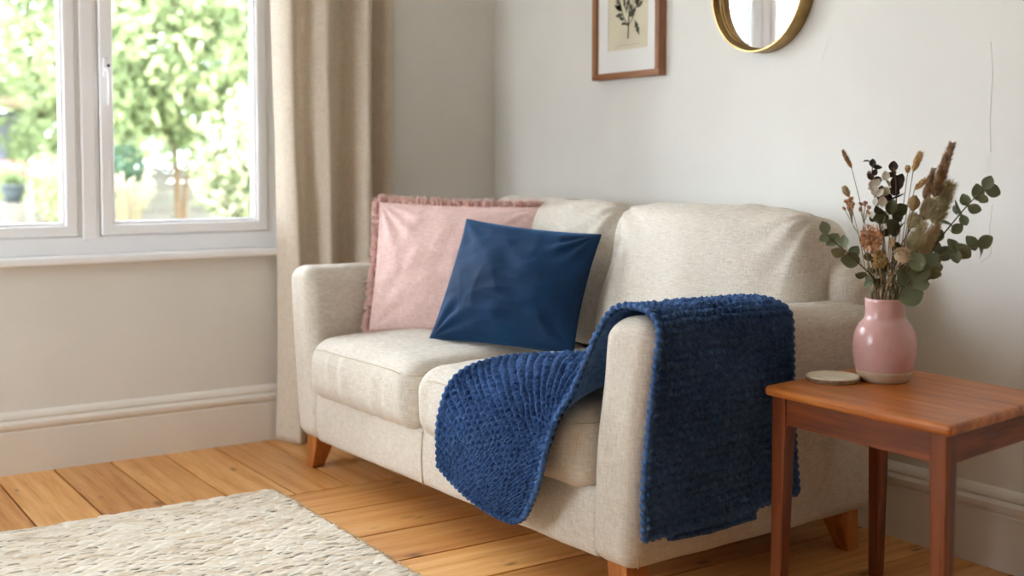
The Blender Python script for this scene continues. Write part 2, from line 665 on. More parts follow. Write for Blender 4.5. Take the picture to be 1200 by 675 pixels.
# sill board
Vs, Fs = rbox((-0.03, WY0-0.03, 0.672), (0.045, WY1-0.002, 0.699), 0.008, 3, (2, 4, 2))
sl = tag(build('window_sill', Vs, Fs, M_UPVC), kind='structure')
angle_smooth(sl, 60)
WXC = (FX0+FX1)/2
win2 = tag(empty('window_2', (WXC, YF-0.1, FZ0)), kind='structure')
V_, F_ = frame_ring(FX0, FX1, FZ0, FZ1, 0.07, -0.05, 0.05)
V_ = [(p[1]-WXC, p[0], p[2]-FZ0) for p in V_]
build('window_frame', V_, F_, M_UPVC, win2, smooth=False)
mb = MB().box((-0.04, -0.04, 0.06), (0.04, 0.04, FZ1-FZ0-0.06))
mb.build('mullion', M_UPVC, win2, smooth=False)
mb = MB().box((FX0-WXC+0.06, -0.003, 0.06), (FX1-WXC-0.06, 0.003, FZ1-FZ0-0.06))
mb.build('pane', M_GLASS, win2, smooth=False)
portal('window_portal_front', (WXC, YF-0.3, (FZ0+FZ1)/2), (math.pi/2, 0, 0), FX1-FX0, FZ1-FZ0)
portal('window_portal', (-0.30, (WY0+WY1)/2, (WZ0+WZ1)/2), (0, -math.pi/2, 0), WZ1-WZ0, WY1-WY0)

# ------------------------------------------------------------------ sofa
SO = np.array([0.395, -1.042, 0.0])
SR = R(2.0)
sofa = tag(empty('sofa', SO, SR), 'oatmeal linen two-seat sofa with loose cushions and short wooden legs', 'sofa')
cs, sn = math.cos(SR), math.sin(SR)


def sw(p):
    p = np.atleast_2d(np.asarray(p, float))
    return np.column_stack([SO[0]+cs*p[:, 0]-sn*p[:, 1], SO[1]+sn*p[:, 0]+cs*p[:, 1], p[:, 2]])


L, D, ZB, ZA = 1.684, 0.86, 0.10, 0.668
FLARE = 0.058
TH = 0.16


def arm(side):
    lo, hi = (0.0, 0.0, ZB), (TH, D-0.01, ZA)
    V, F = rbox(lo, hi, 0.045, 5, (4, 22, 16))
    # softly domed top, taper, outward lean
    z01 = (V[:, 2]-ZB)/(ZA-ZB)
    u = (V[:, 0]-TH/2)/(TH/2)
    V[:, 2] -= 0.022*np.clip(z01-0.86, 0, 1)/0.14*u*u
    V[:, 2] -= 0.012*z01*(V[:, 1]/D)
    V[:, 0] = TH/2+(V[:, 0]-TH/2)*(0.94+0.06*z01)
    V[:, 1] += 0.006*np.sin(z01*math.pi)*(V[:, 1] < 0.05)*-1
    V += 0.0016*np.column_stack([waves(V, 5, 3+side), waves(V, 5, 9+side), waves(V, 5, 13+side)])
    if side == 0:
        V[:, 0] = V[:, 0]-FLARE*np.clip(z01, 0, 1)**1.2
    else:
        V[:, 0] = L-TH+V[:, 0]+FLARE*np.clip(z01, 0, 1)**1.2
    o = build('arm', V, F, M_LINEN, sofa)
    # piping round the front panel
    r, pts = 0.045, []
    for (x, z) in [(0.006, ZB+0.01), (0.006, 0.3), (0.006, 0.5), (0.007, ZA-0.07), (0.016, ZA-0.035), (0.045, ZA-0.013), (TH/2, ZA-0.004),
                   (TH-0.045, ZA-0.013), (TH-0.016, ZA-0.035), (TH-0.007, ZA-0.07), (TH-0.006, 0.5), (TH-0.006, 0.3), (TH-0.006, ZB+0.01)]:
        z01_ = (z-ZB)/(ZA-ZB)
        xx = TH/2+(x-TH/2)*(0.94+0.06*z01_)
        f = FLARE*z01_**1.2
        xx = xx-f if side == 0 else L-TH+xx+f
        pts.append((xx, 0.028, z))
    MB().tube(catmull(pts, 70), 0.0020, 6).build('seam', M_SEAM, o)
    return o


arm(0)
arm(1)
# base rail
V, F = rbox((TH-0.03, 0.012, ZB), (L-TH+0.03, D-0.05, 0.262), 0.018, 4, (40, 8, 4))
V[:, 1] -= 0.006*np.sin(np.clip((V[:, 2]-ZB)/0.16, 0, 1)*math.pi)*(V[:, 1] < 0.1)
V[:, 1] += 0.0016*waves(V*np.array([1, 1, 0.3]), 5, 21)*(V[:, 1] < 0.1)
base = build('base', V, F, M_LINEN, sofa)
MB().tube([(0.795, 0.0105, ZB+0.006), (0.795, 0.0052, 0.17), (0.795, 0.0052, 0.20), (0.795, 0.010, 0.255)], 0.0026, 6).build('seam', M_SEAM, base)
# back frame
V, F = rbox((0.015, D-0.17, ZB), (L-0.015, D, 0.775), 0.05, 5, (24, 4, 14))
z01 = np.clip((V[:, 2]-ZB)/(0.775-ZB), 0, 1)
V[:, 1] += 0.05*(z01-1)
V[:, 0] = L/2+(V[:, 0]-L/2)*(1+0.062*np.clip((z01-0.45)/0.55, 0, 1))
V[:, 2] -= 0.05*np.clip(np.abs(V[:, 0]-L/2)/(L/2)-0.86, 0, 1)/0.2*(z01 > 0.7)
bk = build('back_frame', V, F, M_LINEN, sofa)
MB().tube([(0.02, D-0.169, 0.67), (L-0.02, D-0.169, 0.67)], 0.002, 6).build('seam', M_SEAM, bk)


def seat_cushion(x0, x1, seed):
    lo, hi = (x0, -0.022, 0.245), (x1, 0.66, 0.438)
    V, F = rbox(lo, hi, 0.062, 6, (26, 26, 5))
    cx, cy, cz = (x0+x1)/2, 0.32, 0.345
    u = (V[:, 0]-cx)/((x1-x0)/2); v = (V[:, 1]-cy)/0.342; w = (V[:, 2]-cz)/0.097
    cr = np.clip(1-u*u, 0, 1)**0.7*np.clip(1-v*v, 0, 1)**0.55
    V[:, 2] += 0.034*cr*(w > 0)*np.clip(w, 0, 1)
    V[:, 1] -= 0.014*np.clip(1-u**4, 0, 1)*np.clip(1-w*w, 0, 1)*(v < -0.8)
    V[:, 2] -= 0.006*np.clip(np.abs(u)-0.7, 0, 1)*(v < -0.6)
    # gathers on the front border and soft creases on top
    fr = np.clip((-v-0.6)/0.4, 0, 1)
    V[:, 1] += 0.0035*fr*waves(np.column_stack([V[:, 0]*1.0, V[:, 2]*0.15, V[:, 1]*0]), 14, seed)
    V[:, 2] += 0.0028*(w > 0.3)*waves(V*np.array([1.2, 0.7, 0.2]), 5, seed+5)
    o = build('seat_cushion', V, F, M_LINEN, sofa)
    pts = []
    for zz, inset in ((0.412, 0.018), ):
        a = [(x0+0.002, 0.25, zz), (x0+0.004, 0.06, zz-0.002), (x0+0.012, 0.012, zz-0.003), (x0+0.05, -0.014, zz-0.003)]
        bm_ = [(x, -0.0195-0.010*(1-((x-cx)/((x1-x0)/2))**4), zz+0.006) for x in np.linspace(x0+0.12, x1-0.12, 9)]
        c = [(x1-0.05, -0.014, zz-0.003), (x1-0.012, 0.012, zz-0.003), (x1-0.004, 0.06, zz-0.002), (x1-0.002, 0.25, zz)]
        pts = a+bm_+c
    MB().tube(catmull(pts, 90), 0.0017, 6).build('seam', M_SEAM, o)
    return o


seat_cushion(0.135, 0.790, 31)
seat_cushion(0.796, 1.535, 47)


def back_cushion(x0, x1, seed, outer):
    H, Tk = 0.43, 0.19
    lo, hi = (x0, -Tk/2, 0.0), (x1, Tk/2, H)
    V, F = rbox(lo, hi, 0.058, 7, (28, 6, 20))
    cx = (x0+x1)/2; hw = (x1-x0)/2
    u = (V[:, 0]-cx)/hw; w = (V[:, 2]-H/2)/(H/2); s = V[:, 1]/(Tk/2)
    bul = np.clip(1-u*u, 0, 1)**0.6*np.clip(1-w*w, 0, 1)**0.6
    V[:, 1] += np.sign(s)*np.abs(s)*0.040*bul
    V[:, 1] -= 0.022*np.clip(-w, 0, 1)*np.clip(1-u*u, 0, 1)
    V[:, 2] += 0.018*np.clip(1-u*u, 0, 1)**0.6*np.clip(w, 0, 1)
    V[:, 0] += u*0.014*np.clip(1-w*w, 0, 1)
    # creases that fan out from the top corners
    for k, (cu, cw) in enumerate(((-1, 1), (1, 1))):
        du, dw = (u-cu)*hw, (w-cw)*H/2
        r = np.sqrt(du*du+dw*dw)+1e-4
        th = np.arctan2(dw, du)
        amp = 0.0058*np.exp(-((r-0.11)/0.09)**2)*(s < 0)
        V[:, 1] += amp*np.sin(th*13+seed+k)
    V[:, 1] += 0.0042*(s < 0)*waves(np.column_stack([V[:, 0], V[:, 2]*0.8, V[:, 1]*0]), 4.5, seed)
    V[:, 2] += 0.004*np.clip(w-0.5, 0, 1)*2*waves(np.column_stack([V[:, 0], V[:, 1]*0.5, V[:, 1]*0]), 7, seed+2)
    # lean back
    a = R(15)
    y, z = V[:, 1].copy(), V[:, 2].copy()
    V[:, 1] = 0.615+y*math.cos(a)+z*math.sin(a)
    V[:, 2] = 0.445-y*math.sin(a)+z*math.cos(a)
    o = build('back_cushion', V, F, M_LINEN, sofa)
    # seam along the side and top edge (front panel edge)
    pts = []
    for (uu, ww) in [(-0.985, -0.75), (-0.99, -0.3), (-0.99, 0.3), (-0.985, 0.72), (-0.93, 0.93), (-0.8, 0.985), (-0.4, 1.0), (0, 1.0), (0.4, 1.0),
                     (0.8, 0.985), (0.93, 0.93), (0.985, 0.72), (0.99, 0.3), (0.99, -0.3), (0.985, -0.75)]:
        xx = cx+uu*hw+uu*0.014*(1-ww*ww)
        zz = H/2+ww*H/2+0.018*max(0, 1-uu*uu)**0.6*max(ww, 0)
        ins = -0.035
        yy = ins
        pts.append((xx, 0.615+yy*math.cos(a)+zz*math.sin(a), 0.445-yy*math.sin(a)+zz*math.cos(a)))
    MB().tube(catmull(pts, 90), 0.0017, 6).build('seam', M_SEAM, o)
    return o


back_cushion(0.185, 0.886, 5, 0)
back_cushion(0.894, 1.628, 8, 1)


def sofa_leg(x, y, sx, sy):
    a = 0.034; t = 0.022
    V, F = [], []
    for k, (z, h, ox, oy) in enumerate([(ZB+0.012, a, 0, 0), (0.075, a*0.93, 0.002*sx, 0.002*sy), (0.04, a*0.80, 0.009*sx, 0.008*sy), (0.0, a*0.62, 0.016*sx, 0.014*sy)]):
        V += [(x+ox-h, y+oy-h, z), (x+ox+h, y+oy-h, z), (x+ox+h, y+oy+h, z), (x+ox-h, y+oy+h, z)]
    for k in range(3):
        for j in range(4):
            F.append((k*4+j, (k+1)*4+j, (k+1)*4+(j+1) % 4, k*4+(j+1) % 4))
    F += [(0, 1, 2, 3), (15, 14, 13, 12)]
    o = build('leg', V, F, M_LEG, sofa, smooth=False)
    bevel(o, 0.003)


for (x, y, sx, sy) in ((0.075, 0.055, -1, -1), (L-0.075, 0.055, 1, -1), (0.075, D-0.075, -1, 1), (L-0.065, D-0.085, 1, 1)):
    sofa_leg(x, y, sx, sy)

# ------------------------------------------------------------------ scatter cushions
def pillow(name, corners, thick, mat, label, seed, pinch=0.055, n=56, wr=0.004, fringe=None, back=(0, 1, 0)):
    BL, BR, TL, TR = [np.array(c, float) for c in corners]
    C0 = (BL+BR+TL+TR)/4
    ex = (BR+TR-BL-TL)/2; ez = (TL+TR-BL-BR)/2
    nrm = np.cross(ex, ez); nrm /= np.linalg.norm(nrm)
    root = tag(empty(name, C0*np.array([1, 1, 0])+np.array([0, 0, min(BL[2], BR[2])])), label, 'cushion')
    O = np.array(root.location)
    g = np.linspace(-1, 1, n)
    g = np.sign(g)*(1-(1-np.abs(g))**1.25)
    U, W = np.meshgrid(g, g, indexing='ij')
    u, w = U.ravel(), W.ravel()

    def surf(u, w, side):
        uu = u*(1-pinch*(1-w*w)**1.0)
        ww = w*(1-pinch*(1-u*u)**1.0)
        a, b = (uu+1)/2, (ww+1)/2
        P = (BL[None]*((1-a)*(1-b))[:, None]+BR[None]*(a*(1-b))[:, None]+TL[None]*((1-a)*b)[:, None]+TR[None]*(a*b)[:, None])
        t = thick*np.clip(1-u**2, 0, 1)**0.50*np.clip(1-w**2, 0, 1)**0.50
        t = t*(1+0.22*np.exp(-((u)**2+(w+0.25)**2)/0.5))*0.85
        edge = np.clip(1-np.maximum(np.abs(u), np.abs(w))**6, 0, 1)
        q = np.column_stack([u*0.25, w*0.25, np.zeros_like(u)])
        rg_ = lambda fq, sd, sc: (0.55-np.sqrt(np.abs(waves(q*np.array(sc), fq, sd))+0.004))
        wv = wr*edge*(waves(q, 4, seed+side*7)*0.45+0.55*rg_(5, seed+3+side*7, (1.6, 0.7, 0))+0.5*rg_(6, seed+9+side*7, (0.6, 1.7, 0))+0.25*waves(q, 16, seed+4))
        for k, (cu, cw) in enumerate(((-1, -1), (1, -1), (-1, 1), (1, 1))):
            r = np.hypot(u-cu, w-cw)+1e-3
            th = np.arctan2(w-cw, u-cu)
            wv += wr*(0.5+0.5*((k*7+seed) % 3)/2)*edge*np.exp(-((r-0.4)/0.3)**2)*np.sin(th*(9+(k*5+seed) % 7)+k*2+seed)
        off = (t+wv) if side == 0 else -(t*0.8+wv)
        return P+nrm[None]*off[:, None]
    A = surf(u, w, 0)
    B = surf(u, w, 1)
    V = list(A)
    idx2 = {}
    for i in range(n):
        for j in range(n):
            k = i*n+j
            if i in (0, n-1) or j in (0, n-1):
                idx2[k] = k
            else:
                idx2[k] = len(V); V.append(B[k])
    F = grid_faces(n, n)
    F2 = [tuple(idx2[i] for i in f[::-1]) for f in grid_faces(n, n)]
    V = np.array(V)-O
    o = build('cover', V, F+F2, mat, root)
    # edge line
    e = [(i, 0) for i in range(n)]+[(n-1, j) for j in range(1, n)]+[(i, n-1) for i in range(n-2, -1, -1)]+[(0, j) for j in range(n-2, 0, -1)]
    loop = np.array([A[i*n+j] for i, j in e])-O
    if fringe:
        rs = np.random.RandomState(seed)
        mbf = MB()
        # ruffled selvedge strip with loose threads
        ctr = loop.mean(0)
        m = len(loop)*5
        tt = np.linspace(0, len(loop), m, endpoint=False)
        i0 = tt.astype(int) % len(loop); i1 = (i0+1) % len(loop); f = (tt-tt.astype(int))[:, None]
        Lp = loop[i0]*(1-f)+loop[i1]*f
        tang = np.roll(Lp, -2, axis=0)-np.roll(Lp, 2, axis=0)
        tang /= np.linalg.norm(tang, axis=1)[:, None]
        outw = np.cross(tang, nrm)
        outw *= np.sign(np.sum(outw*(Lp-ctr), axis=1))[:, None]
        ph = tt*2.2
        ruff = nrm[None]*(0.011*np.sin(ph*1.1+2*np.sin(ph*0.37))+0.006*np.sin(ph*2.3+1.5*np.sin(ph*0.9)))[:, None]
        wd = 0.013+0.005*np.sin(ph*1.3+2*np.sin(ph*0.5))+0.003*np.sin(ph*3.7)+rs.uniform(-0.003, 0.003, m)
        rows = [Lp-outw*0.004, Lp+outw*(wd*0.5)[:, None]+ruff*0.6, Lp+outw*wd[:, None]+ruff]
        SV = np.concatenate(rows)
        SF = [(r_*m+k, r_*m+(k+1) % m, (r_+1)*m+(k+1) % m, (r_+1)*m+k) for r_ in range(2) for k in range(m)]
        mbf.add(SV, SF)
        for k in range(0, m):
            for _ in range(2):
                p = rows[1][k]+tang[k]*rs.uniform(-0.003, 0.003)
                d = outw[k]*rs.uniform(0.008, 0.022)+tang[k]*rs.uniform(-0.011, 0.011)+nrm*rs.uniform(-0.010, 0.010)
                mbf.tube([p, p+d*0.55+nrm*rs.uniform(-0.003, 0.003), p+d], [0.0012, 0.0011, 0.0007], 3, False)
        mbf.build('fringe', fringe, root)
    else:
        lp = np.vstack([loop, loop[:2]])
        MB().tube(lp, 0.0022, 6).build('edge_seam', mat, root)
    return root


M_PINK = fabric('dusty pink washed linen', lin(208, 168, 160), lin(226, 193, 186), lin(240, 214, 208), 380, 0.35, 0.1)
M_FRINGE = mat_simple('frayed pink linen thread', lin(234, 196, 186), 0.95, 0.12, 60)


def velvet():
    m = Mat('navy velvet')
    v = m.noise(3.5, m.coord(), 4.0, 0.6)
    m.set(m.ramp(v, [(0.35, lin(8, 34, 62)), (0.65, lin(18, 56, 92))]), 0.75, 0, 0.2, 0.9)
    m.b.inputs['Sheen Roughness'].default_value = 0.35
    m.b.inputs['Sheen Tint'].default_value = lin(70, 130, 180)
    m.bump(m.noise(500, m.coord(), 1.0), 0.15, 0.001)
    return m.m


M_VELVET = velvet()
pillow('throw_pillow', [(0.545, -0.845, 0.452), (0.97, -0.52, 0.462), (0.485, -0.772, 0.873), (0.925, -0.42, 0.861)], 0.062, M_PINK,
       'pale pink linen cushion with a frayed fringe leaning in the sofa corner', 3, 0.03, 90, 0.0055, M_FRINGE)
pillow('throw_pillow', [(0.920, -0.828, 0.467), (1.345, -0.60, 0.454), (0.865, -0.66, 0.826), (1.320, -0.48, 0.794)], 0.088, M_VELVET,
       'dark blue velvet cushion propped in front of the pink one', 11, 0.05, 90, 0.0062)

# ------------------------------------------------------------------ crochet throw
def ox(z):
    return L+FLARE*max(0, (z-ZB)/(ZA-ZB))**1.2+0.010


def ix(z):
    return L-TH+FLARE*max(0, (z-ZB)/(ZA-ZB))**1.2-0.008


# (front edge, middle, back edge) in sofa coordinates
ST = [
    ((ox(.19)+.010, 0.012, .186), (ox(.2)+.012, 0.25, .196), (ox(.2)+.014, 0.50, .212)),
    ((ox(.30)+.006, 0.006, .30), (ox(.3)+.006, 0.24, .31), (ox(.3)+.006, 0.485, .33)),
    ((ox(.44), 0.012, .44), (ox(.44), 0.24, .45), (ox(.44), 0.465, .46)),
    ((ox(.56), 0.018, .57), (ox(.56), 0.235, .57), (ox(.56), 0.445, .57)),
    ((1.742, 0.022, .652), (1.745, 0.23, .652), (1.745, 0.43, .650)),
    ((1.705, 0.022, .684), (1.712, 0.225, .680), (1.712, 0.42, .676)),
    ((1.655, 0.022, .690), (1.66, 0.22, .686), (1.66, 0.41, .682)),
    ((1.600, 0.016, .676), (1.605, 0.215, .676), (1.605, 0.40, .674)),
    ((1.560, 0.004, .620), (1.568, 0.21, .625), (1.568, 0.39, .63)),
    ((1.532, -0.012, .545), (1.535, 0.20, .56), (1.53, 0.385, .57)),
    ((1.515, -0.035, .478), (1.480, 0.175, .506), (1.43, 0.38, .515)),
    ((1.502, -0.066, .425), (1.38, 0.120, .494), (1.25, 0.34, .500)),
    ((1.487, -0.084, .355), (1.32, 0.030, .480), (1.12, 0.22, .494)),
    ((1.457, -0.080, .280), (1.28, -0.050, .425), (1.055, 0.08, .486)),
    ((1.415, -0.072, .215), (1.245, -0.082, .320), (1.035, -0.035, .448)),
    ((1.370, -0.064, .165), (1.21, -0.078, .240), (1.02, -0.076, .345)),
    ((1.318, -0.058, .142), (1.17, -0.070, .160), (1.005, -0.070, .216)),
]


def crochet():
    NU, NV = 1040, 420
    Fq = catmull([s[0] for s in ST], 400); Mq = catmull([s[1] for s in ST], 400); Bq = catmull([s[2] for s in ST], 400)
    arc = np.concatenate([[0], np.cumsum(np.linalg.norm(np.diff(Mq, axis=0), axis=1))])
    ua = np.linspace(0, arc[-1], NU)
    f = lambda Q: np.column_stack([np.interp(ua, arc, Q[:, k]) for k in range(3)])
    Fq, Mq, Bq = f(Fq), f(Mq), f(Bq)
    v = np.linspace(0, 1, NV)
    w0 = (2*(v-0.5)*(v-1))[None, :, None]; w1 = (4*v*(1-v))[None, :, None]; w2 = (2*v*(v-0.5))[None, :, None]
    P = Fq[:, None]*w0+Mq[:, None]*w1+Bq[:, None]*w2
    # gentle slump
    flat = P.reshape(-1, 3)
    du = np.gradient(P, axis=0); dv = np.gradient(P, axis=1)
    N = np.cross(dv, du); N /= np.linalg.norm(N, axis=2)[:, :, None]+1e-9
    if N[int(NU*0.4), NV//2][2] < 0:
        N = -N
    sag = 0.0035*waves(flat*np.array([1, 1, 1]), 3.2, 77).reshape(NU, NV)
    UU = np.broadcast_to(ua[:, None], (NU, NV)); VV = np.broadcast_to((v*0.47)[None], (NU, NV))
    rs = np.random.RandomState(2)
    jit = 0.0022*waves(np.column_stack([UU.ravel(), VV.ravel(), 0*UU.ravel()]), 16, 5).reshape(NU, NV)
    p, q = 0.0190, 0.0210
    half = (VV+jit*0.8)/(q/2)
    hi = np.floor(half)
    dx = (half-hi-0.5)/0.5
    lean = np.where(hi % 2 > 0, 1.0, -1.0)*dx*0.30
    row = (UU+jit)/p+lean
    rf = row-np.floor(row)
    ri = np.floor(row)
    dy = (rf-0.5)/0.5
    rnd = (np.sin(ri*12.99+hi*78.23)*43758.5453) % 1.0
    st = np.clip(1-np.abs(dx)**2.0, 0, 1)**0.75*np.clip(1-np.abs(dy)**2.2, 0, 1)**0.75
    ply = 0.08*np.cos((dx*1.0+dy*2.0)*5)
    h = 0.0150*(st*(0.75+0.45*rnd)+ply*st)-0.0075
    # thick crocheted border
    e = np.minimum(np.minimum(VV, 0.47-VV), np.minimum(UU, arc[-1]-UU))
    bord = np.clip(1-e/0.016, 0, 1)
    h = h+0.003*np.sin(np.clip(bord, 0, 1)*math.pi)
    h = np.where(e < 0.0015, -0.004, h)
    top = P+N*(h+sag*0.5)[:, :, None]
    bot = (P-N*0.009)[::8, ::6]
    nb, mbt = bot.shape[:2]
    V = np.concatenate([top.reshape(-1, 3), bot.reshape(-1, 3)])
    F = grid_faces(NU, NV)
    n0 = NU*NV
    F += grid_faces(nb, mbt, n0, True)
    # chunky edge braid
    edge = np.concatenate([P[:, 0], P[-1, 1:], P[:-1, -1][::-1], P[0, 1:-1][::-1]])
    d = np.linalg.norm(np.diff(edge, axis=0), axis=1)
    s = np.concatenate([[0], np.cumsum(d)])
    ss = np.arange(0, s[-1], 0.0022)
    ed = np.column_stack([np.interp(ss, s, edge[:, a]) for a in range(3)])
    rad = 0.0072+0.0020*np.cos(ss/0.019*2*math.pi)
    VT, FT = tube(ed, rad, 8)
    VT[:, 2] += 0.0012
    F += [tuple(i+len(V) for i in f_) for f_ in FT]
    V = np.concatenate([V, VT])
    # lower layer of the folded end, peeping out under the hem
    return V, F


def yarn_mat():
    m = Mat('navy wool yarn')
    v = m.noise(90, m.coord(), 3.0, 0.6)
    w = m.noise(5, m.coord(), 3.0, 0.5)
    s = m.math('ADD', m.math('MULTIPLY', v, 0.6), m.math('MULTIPLY', w, 0.4))
    m.set(m.ramp(s, [(0.35, lin(40, 66, 108)), (0.65, lin(84, 118, 168))]), 0.95, 0, 0.15, 0.45)
    m.b.inputs['Sheen Tint'].default_value = lin(110, 140, 190)
    m.bump(m.noise(420, m.coord(), 2.0), 0.5, 0.001)
    return m.m


M_YARN = yarn_mat()
V, F = crochet()
throw = tag(empty('throw_blanket', sw((1.66, 0.2, 0.0))[0]*np.array([1, 1, 0])+np.array([0, 0, 0.66])), 'navy chunky crochet throw draped over the sofa arm and seat', 'blanket')
OT = np.array(throw.location)
build('knitted_sheet', sw(V)-OT, F, M_YARN, throw)
# folded under-layer
n1, n2 = 60, 110
U_, V_ = np.meshgrid(np.linspace(0, 1, n1), np.linspace(0, 1, n2), indexing='ij')
zz = 0.30-U_*(0.30-0.165)+0.012*np.abs(V_-0.45)*U_
yy = 0.10+V_*0.26+0.01*U_*V_
xx = np.array([ox(z) for z in zz.ravel()]).reshape(n1, n2)-0.004
hh = 0.0022*np.cos(zz/0.0165*2*math.pi)*np.cos(yy/0.0125*2*math.pi)+0.0022
P1 = np.stack([xx+hh, yy, zz], -1).reshape(-1, 3)
P2 = np.stack([xx-0.004, yy, zz], -1).reshape(-1, 3)
mbu = MB().add(np.concatenate([P1, P2]), grid_faces(n1, n2)+grid_faces(n1, n2, n1*n2, True))
rim = P1.reshape(n1, n2, 3)
ed = np.concatenate([rim[:, 0], rim[-1, 1:], rim[::-1, -1][1:]])
mbu.tube(ed, 0.006+0.0012*np.cos(np.arange(len(ed))*1.5), 8)
ob = mbu.build('folded_layer', M_YARN, throw)
ob.data.vertices.foreach_set('co', (sw(np.concatenate(mbu.V))-OT).ravel())

# ------------------------------------------------------------------ side table
TA, TB_, TD = np.array([2.205, -0.716]), np.array([2.690, -0.728]), np.array([2.146, -0.272])
ex, ey = TB_-TA, TD-TA
TZ = 0.515
table = tag(empty('side_table', (*(TA+(ex+ey)/2), 0)), 'small square teak side table standing at the right end of the sofa', 'table')
TO = np.array([*(TA+(ex+ey)/2), 0.0])


def tw(s, t, z):
    p = TA+ex*s+ey*t
    return np.array([p[0], p[1], z])-TO


def tmap(V):
    V = np.asarray(V, float)
    return np.array([tw(a, b, c) for a, b, c in V])


lx, ly = np.linalg.norm(ex), np.linalg.norm(ey)
V, F = rbox((0, 0, TZ-0.022), (lx, ly, TZ), 0.009, 4, (12, 12, 1))
V[:, 0] /= lx; V[:, 1] /= ly
build('tabletop', tmap(V), F, M_TABLE, table)
e0, e1 = 0.055, 0.945
aw = 0.018
ins = 0.038
for nm, a, b, mt in (('apron', (ins+0.01, ins), (1-ins-0.01, ins+0.04), M_APRON), ('apron', (ins+0.01, 1-ins-0.04), (1-ins-0.01, 1-ins), M_APRON),
                     ('apron', (ins, ins+0.01), (ins+0.04, 1-ins-0.01), M_TABLE_Y), ('apron', (1-ins-0.04, ins+0.01), (1-ins, 1-ins-0.01), M_TABLE_Y)):
    m_ = MB().box((a[0], a[1], TZ-0.082), (b[0], b[1], TZ-0.0215))
    o = build(nm, tmap(np.concatenate(m_.V)), m_.F, mt, table, smooth=False)
    bevel(o, 0.0015)
for (s, t) in ((0, 0), (1, 0), (1, 1), (0, 1)):
    cx = 0.071 if s == 0 else 1-0.071
    cy = 0.073 if t == 0 else 1-0.073
    sg, tg = (1 if s == 0 else -1), (1 if t == 0 else -1)
    V, F = [], []
    lev = [(TZ-0.0215, 0.040), (TZ-0.10, 0.040), (0.25, 0.036), (0.0, 0.030)]
    for z, wd in lev:
        hx, hy = wd/lx, wd/ly
        x0 = cx-sg*0.020/lx; y0 = cy-tg*0.020/ly
        x1 = x0+sg*hx; y1 = y0+tg*hy
        xa, xb = min(x0, x1), max(x0, x1); ya, yb = min(y0, y1), max(y0, y1)
        V += [(xa, ya, z), (xb, ya, z), (xb, yb, z), (xa, yb, z)]
    for k in range(3):
        for j in range(4):
            F.append((k*4+j, (k+1)*4+j, (k+1)*4+(j+1) % 4, k*4+(j+1) % 4))
    F += [(0, 1, 2, 3), (15, 14, 13, 12)]
    o = build('leg', tmap(V), F, M_TABLE_Z, table, smooth=False)
    bevel(o, 0.004)

# ------------------------------------------------------------------ vase
VX, VY = 2.315, -0.452
vase = tag(empty('vase', (VX, VY, TZ)), 'pink glazed round-shouldered vase with a bare clay foot on the teak table', 'vase')
prof = [(0.0475, 0.0), (0.052, 0.003), (0.0565, 0.010), (0.0605, 0.020), (0.0625, 0.0265)]
V, F = lathe(prof, 56)
M_CLAY = mat_simple('unglazed cream clay', lin(206, 182, 156), 0.8, 0.08, 40, 0.2, 150)
build('foot', V, F, M_CLAY, vase)
mg = Mat('pink speckled glaze')
nz = mg.noise(12, mg.coord(), 4.0)
sp = mg.ramp(mg.noise(160, mg.coord(), 1.0), [(0.66, (0, 0, 0)), (0.74, (1, 1, 1))])
mg.set(mg.mix(mg.math('MULTIPLY', sp, 0.25), mg.ramp(nz, [(0.3, lin(206, 158, 152)), (0.7, lin(222, 180, 174))]), lin(176, 120, 112)), 0.24, 0, 0.5)
M_GLAZE = mg.m
prof = [(0.0625, 0.0268), (0.0645, 0.034), (0.0675, 0.050), (0.0690, 0.066), (0.0690, 0.084), (0.0672, 0.100), (0.0630, 0.115), (0.0565, 0.127),
        (0.0490, 0.136), (0.0445, 0.1425), (0.0432, 0.150), (0.0432, 0.165), (0.0438, 0.178), (0.0440, 0.184), (0.0425, 0.1865), (0.0405, 0.185),
        (0.0398, 0.170), (0.0398, 0.146), (0.052, 0.128), (0.062, 0.10), (0.062, 0.05), (0.04, 0.032), (0.001, 0.030)]
V, F = lathe(prof, 56)
build('body', V, F[:-2]+[F[-1]], M_GLAZE, vase)

# ------------------------------------------------------------------ coaster
px = at_depth(976, 446, 1.0)
d = px-CAM
P = CAM+d*((TZ-CAM[2])/d[2])
coaster = tag(empty('coaster', (P[0], P[1], TZ)), 'round cream ceramic coaster lying on the table beside the vase', 'coaster')
V, F = lathe([(0.054, 0.0), (0.058, 0.002), (0.059, 0.006), (0.0585, 0.0112), (0.0565, 0.0128), (0.053, 0.0125), (0.050, 0.0105), (0.03, 0.0102), (0.002, 0.0102)], 56)
mc = Mat('matt cream stoneware')
nz = mc.noise(30, mc.coord(), 4.0)
mc.set(mc.ramp(nz, [(0.3, lin(226, 214, 190)), (0.7, lin(242, 234, 214))]), 0.6, 0, 0.3)
build('dish', V, F, mc.m, coaster)
V, F = lathe([(0.0592, 0.0025), (0.0597, 0.004), (0.0597, 0.008), (0.0592, 0.0095)], 56, False)
build('rim_band', V, F[:-2], mat_simple('brown speckled rim', lin(150, 122, 86), 0.7, 0.5, 140), coaster)

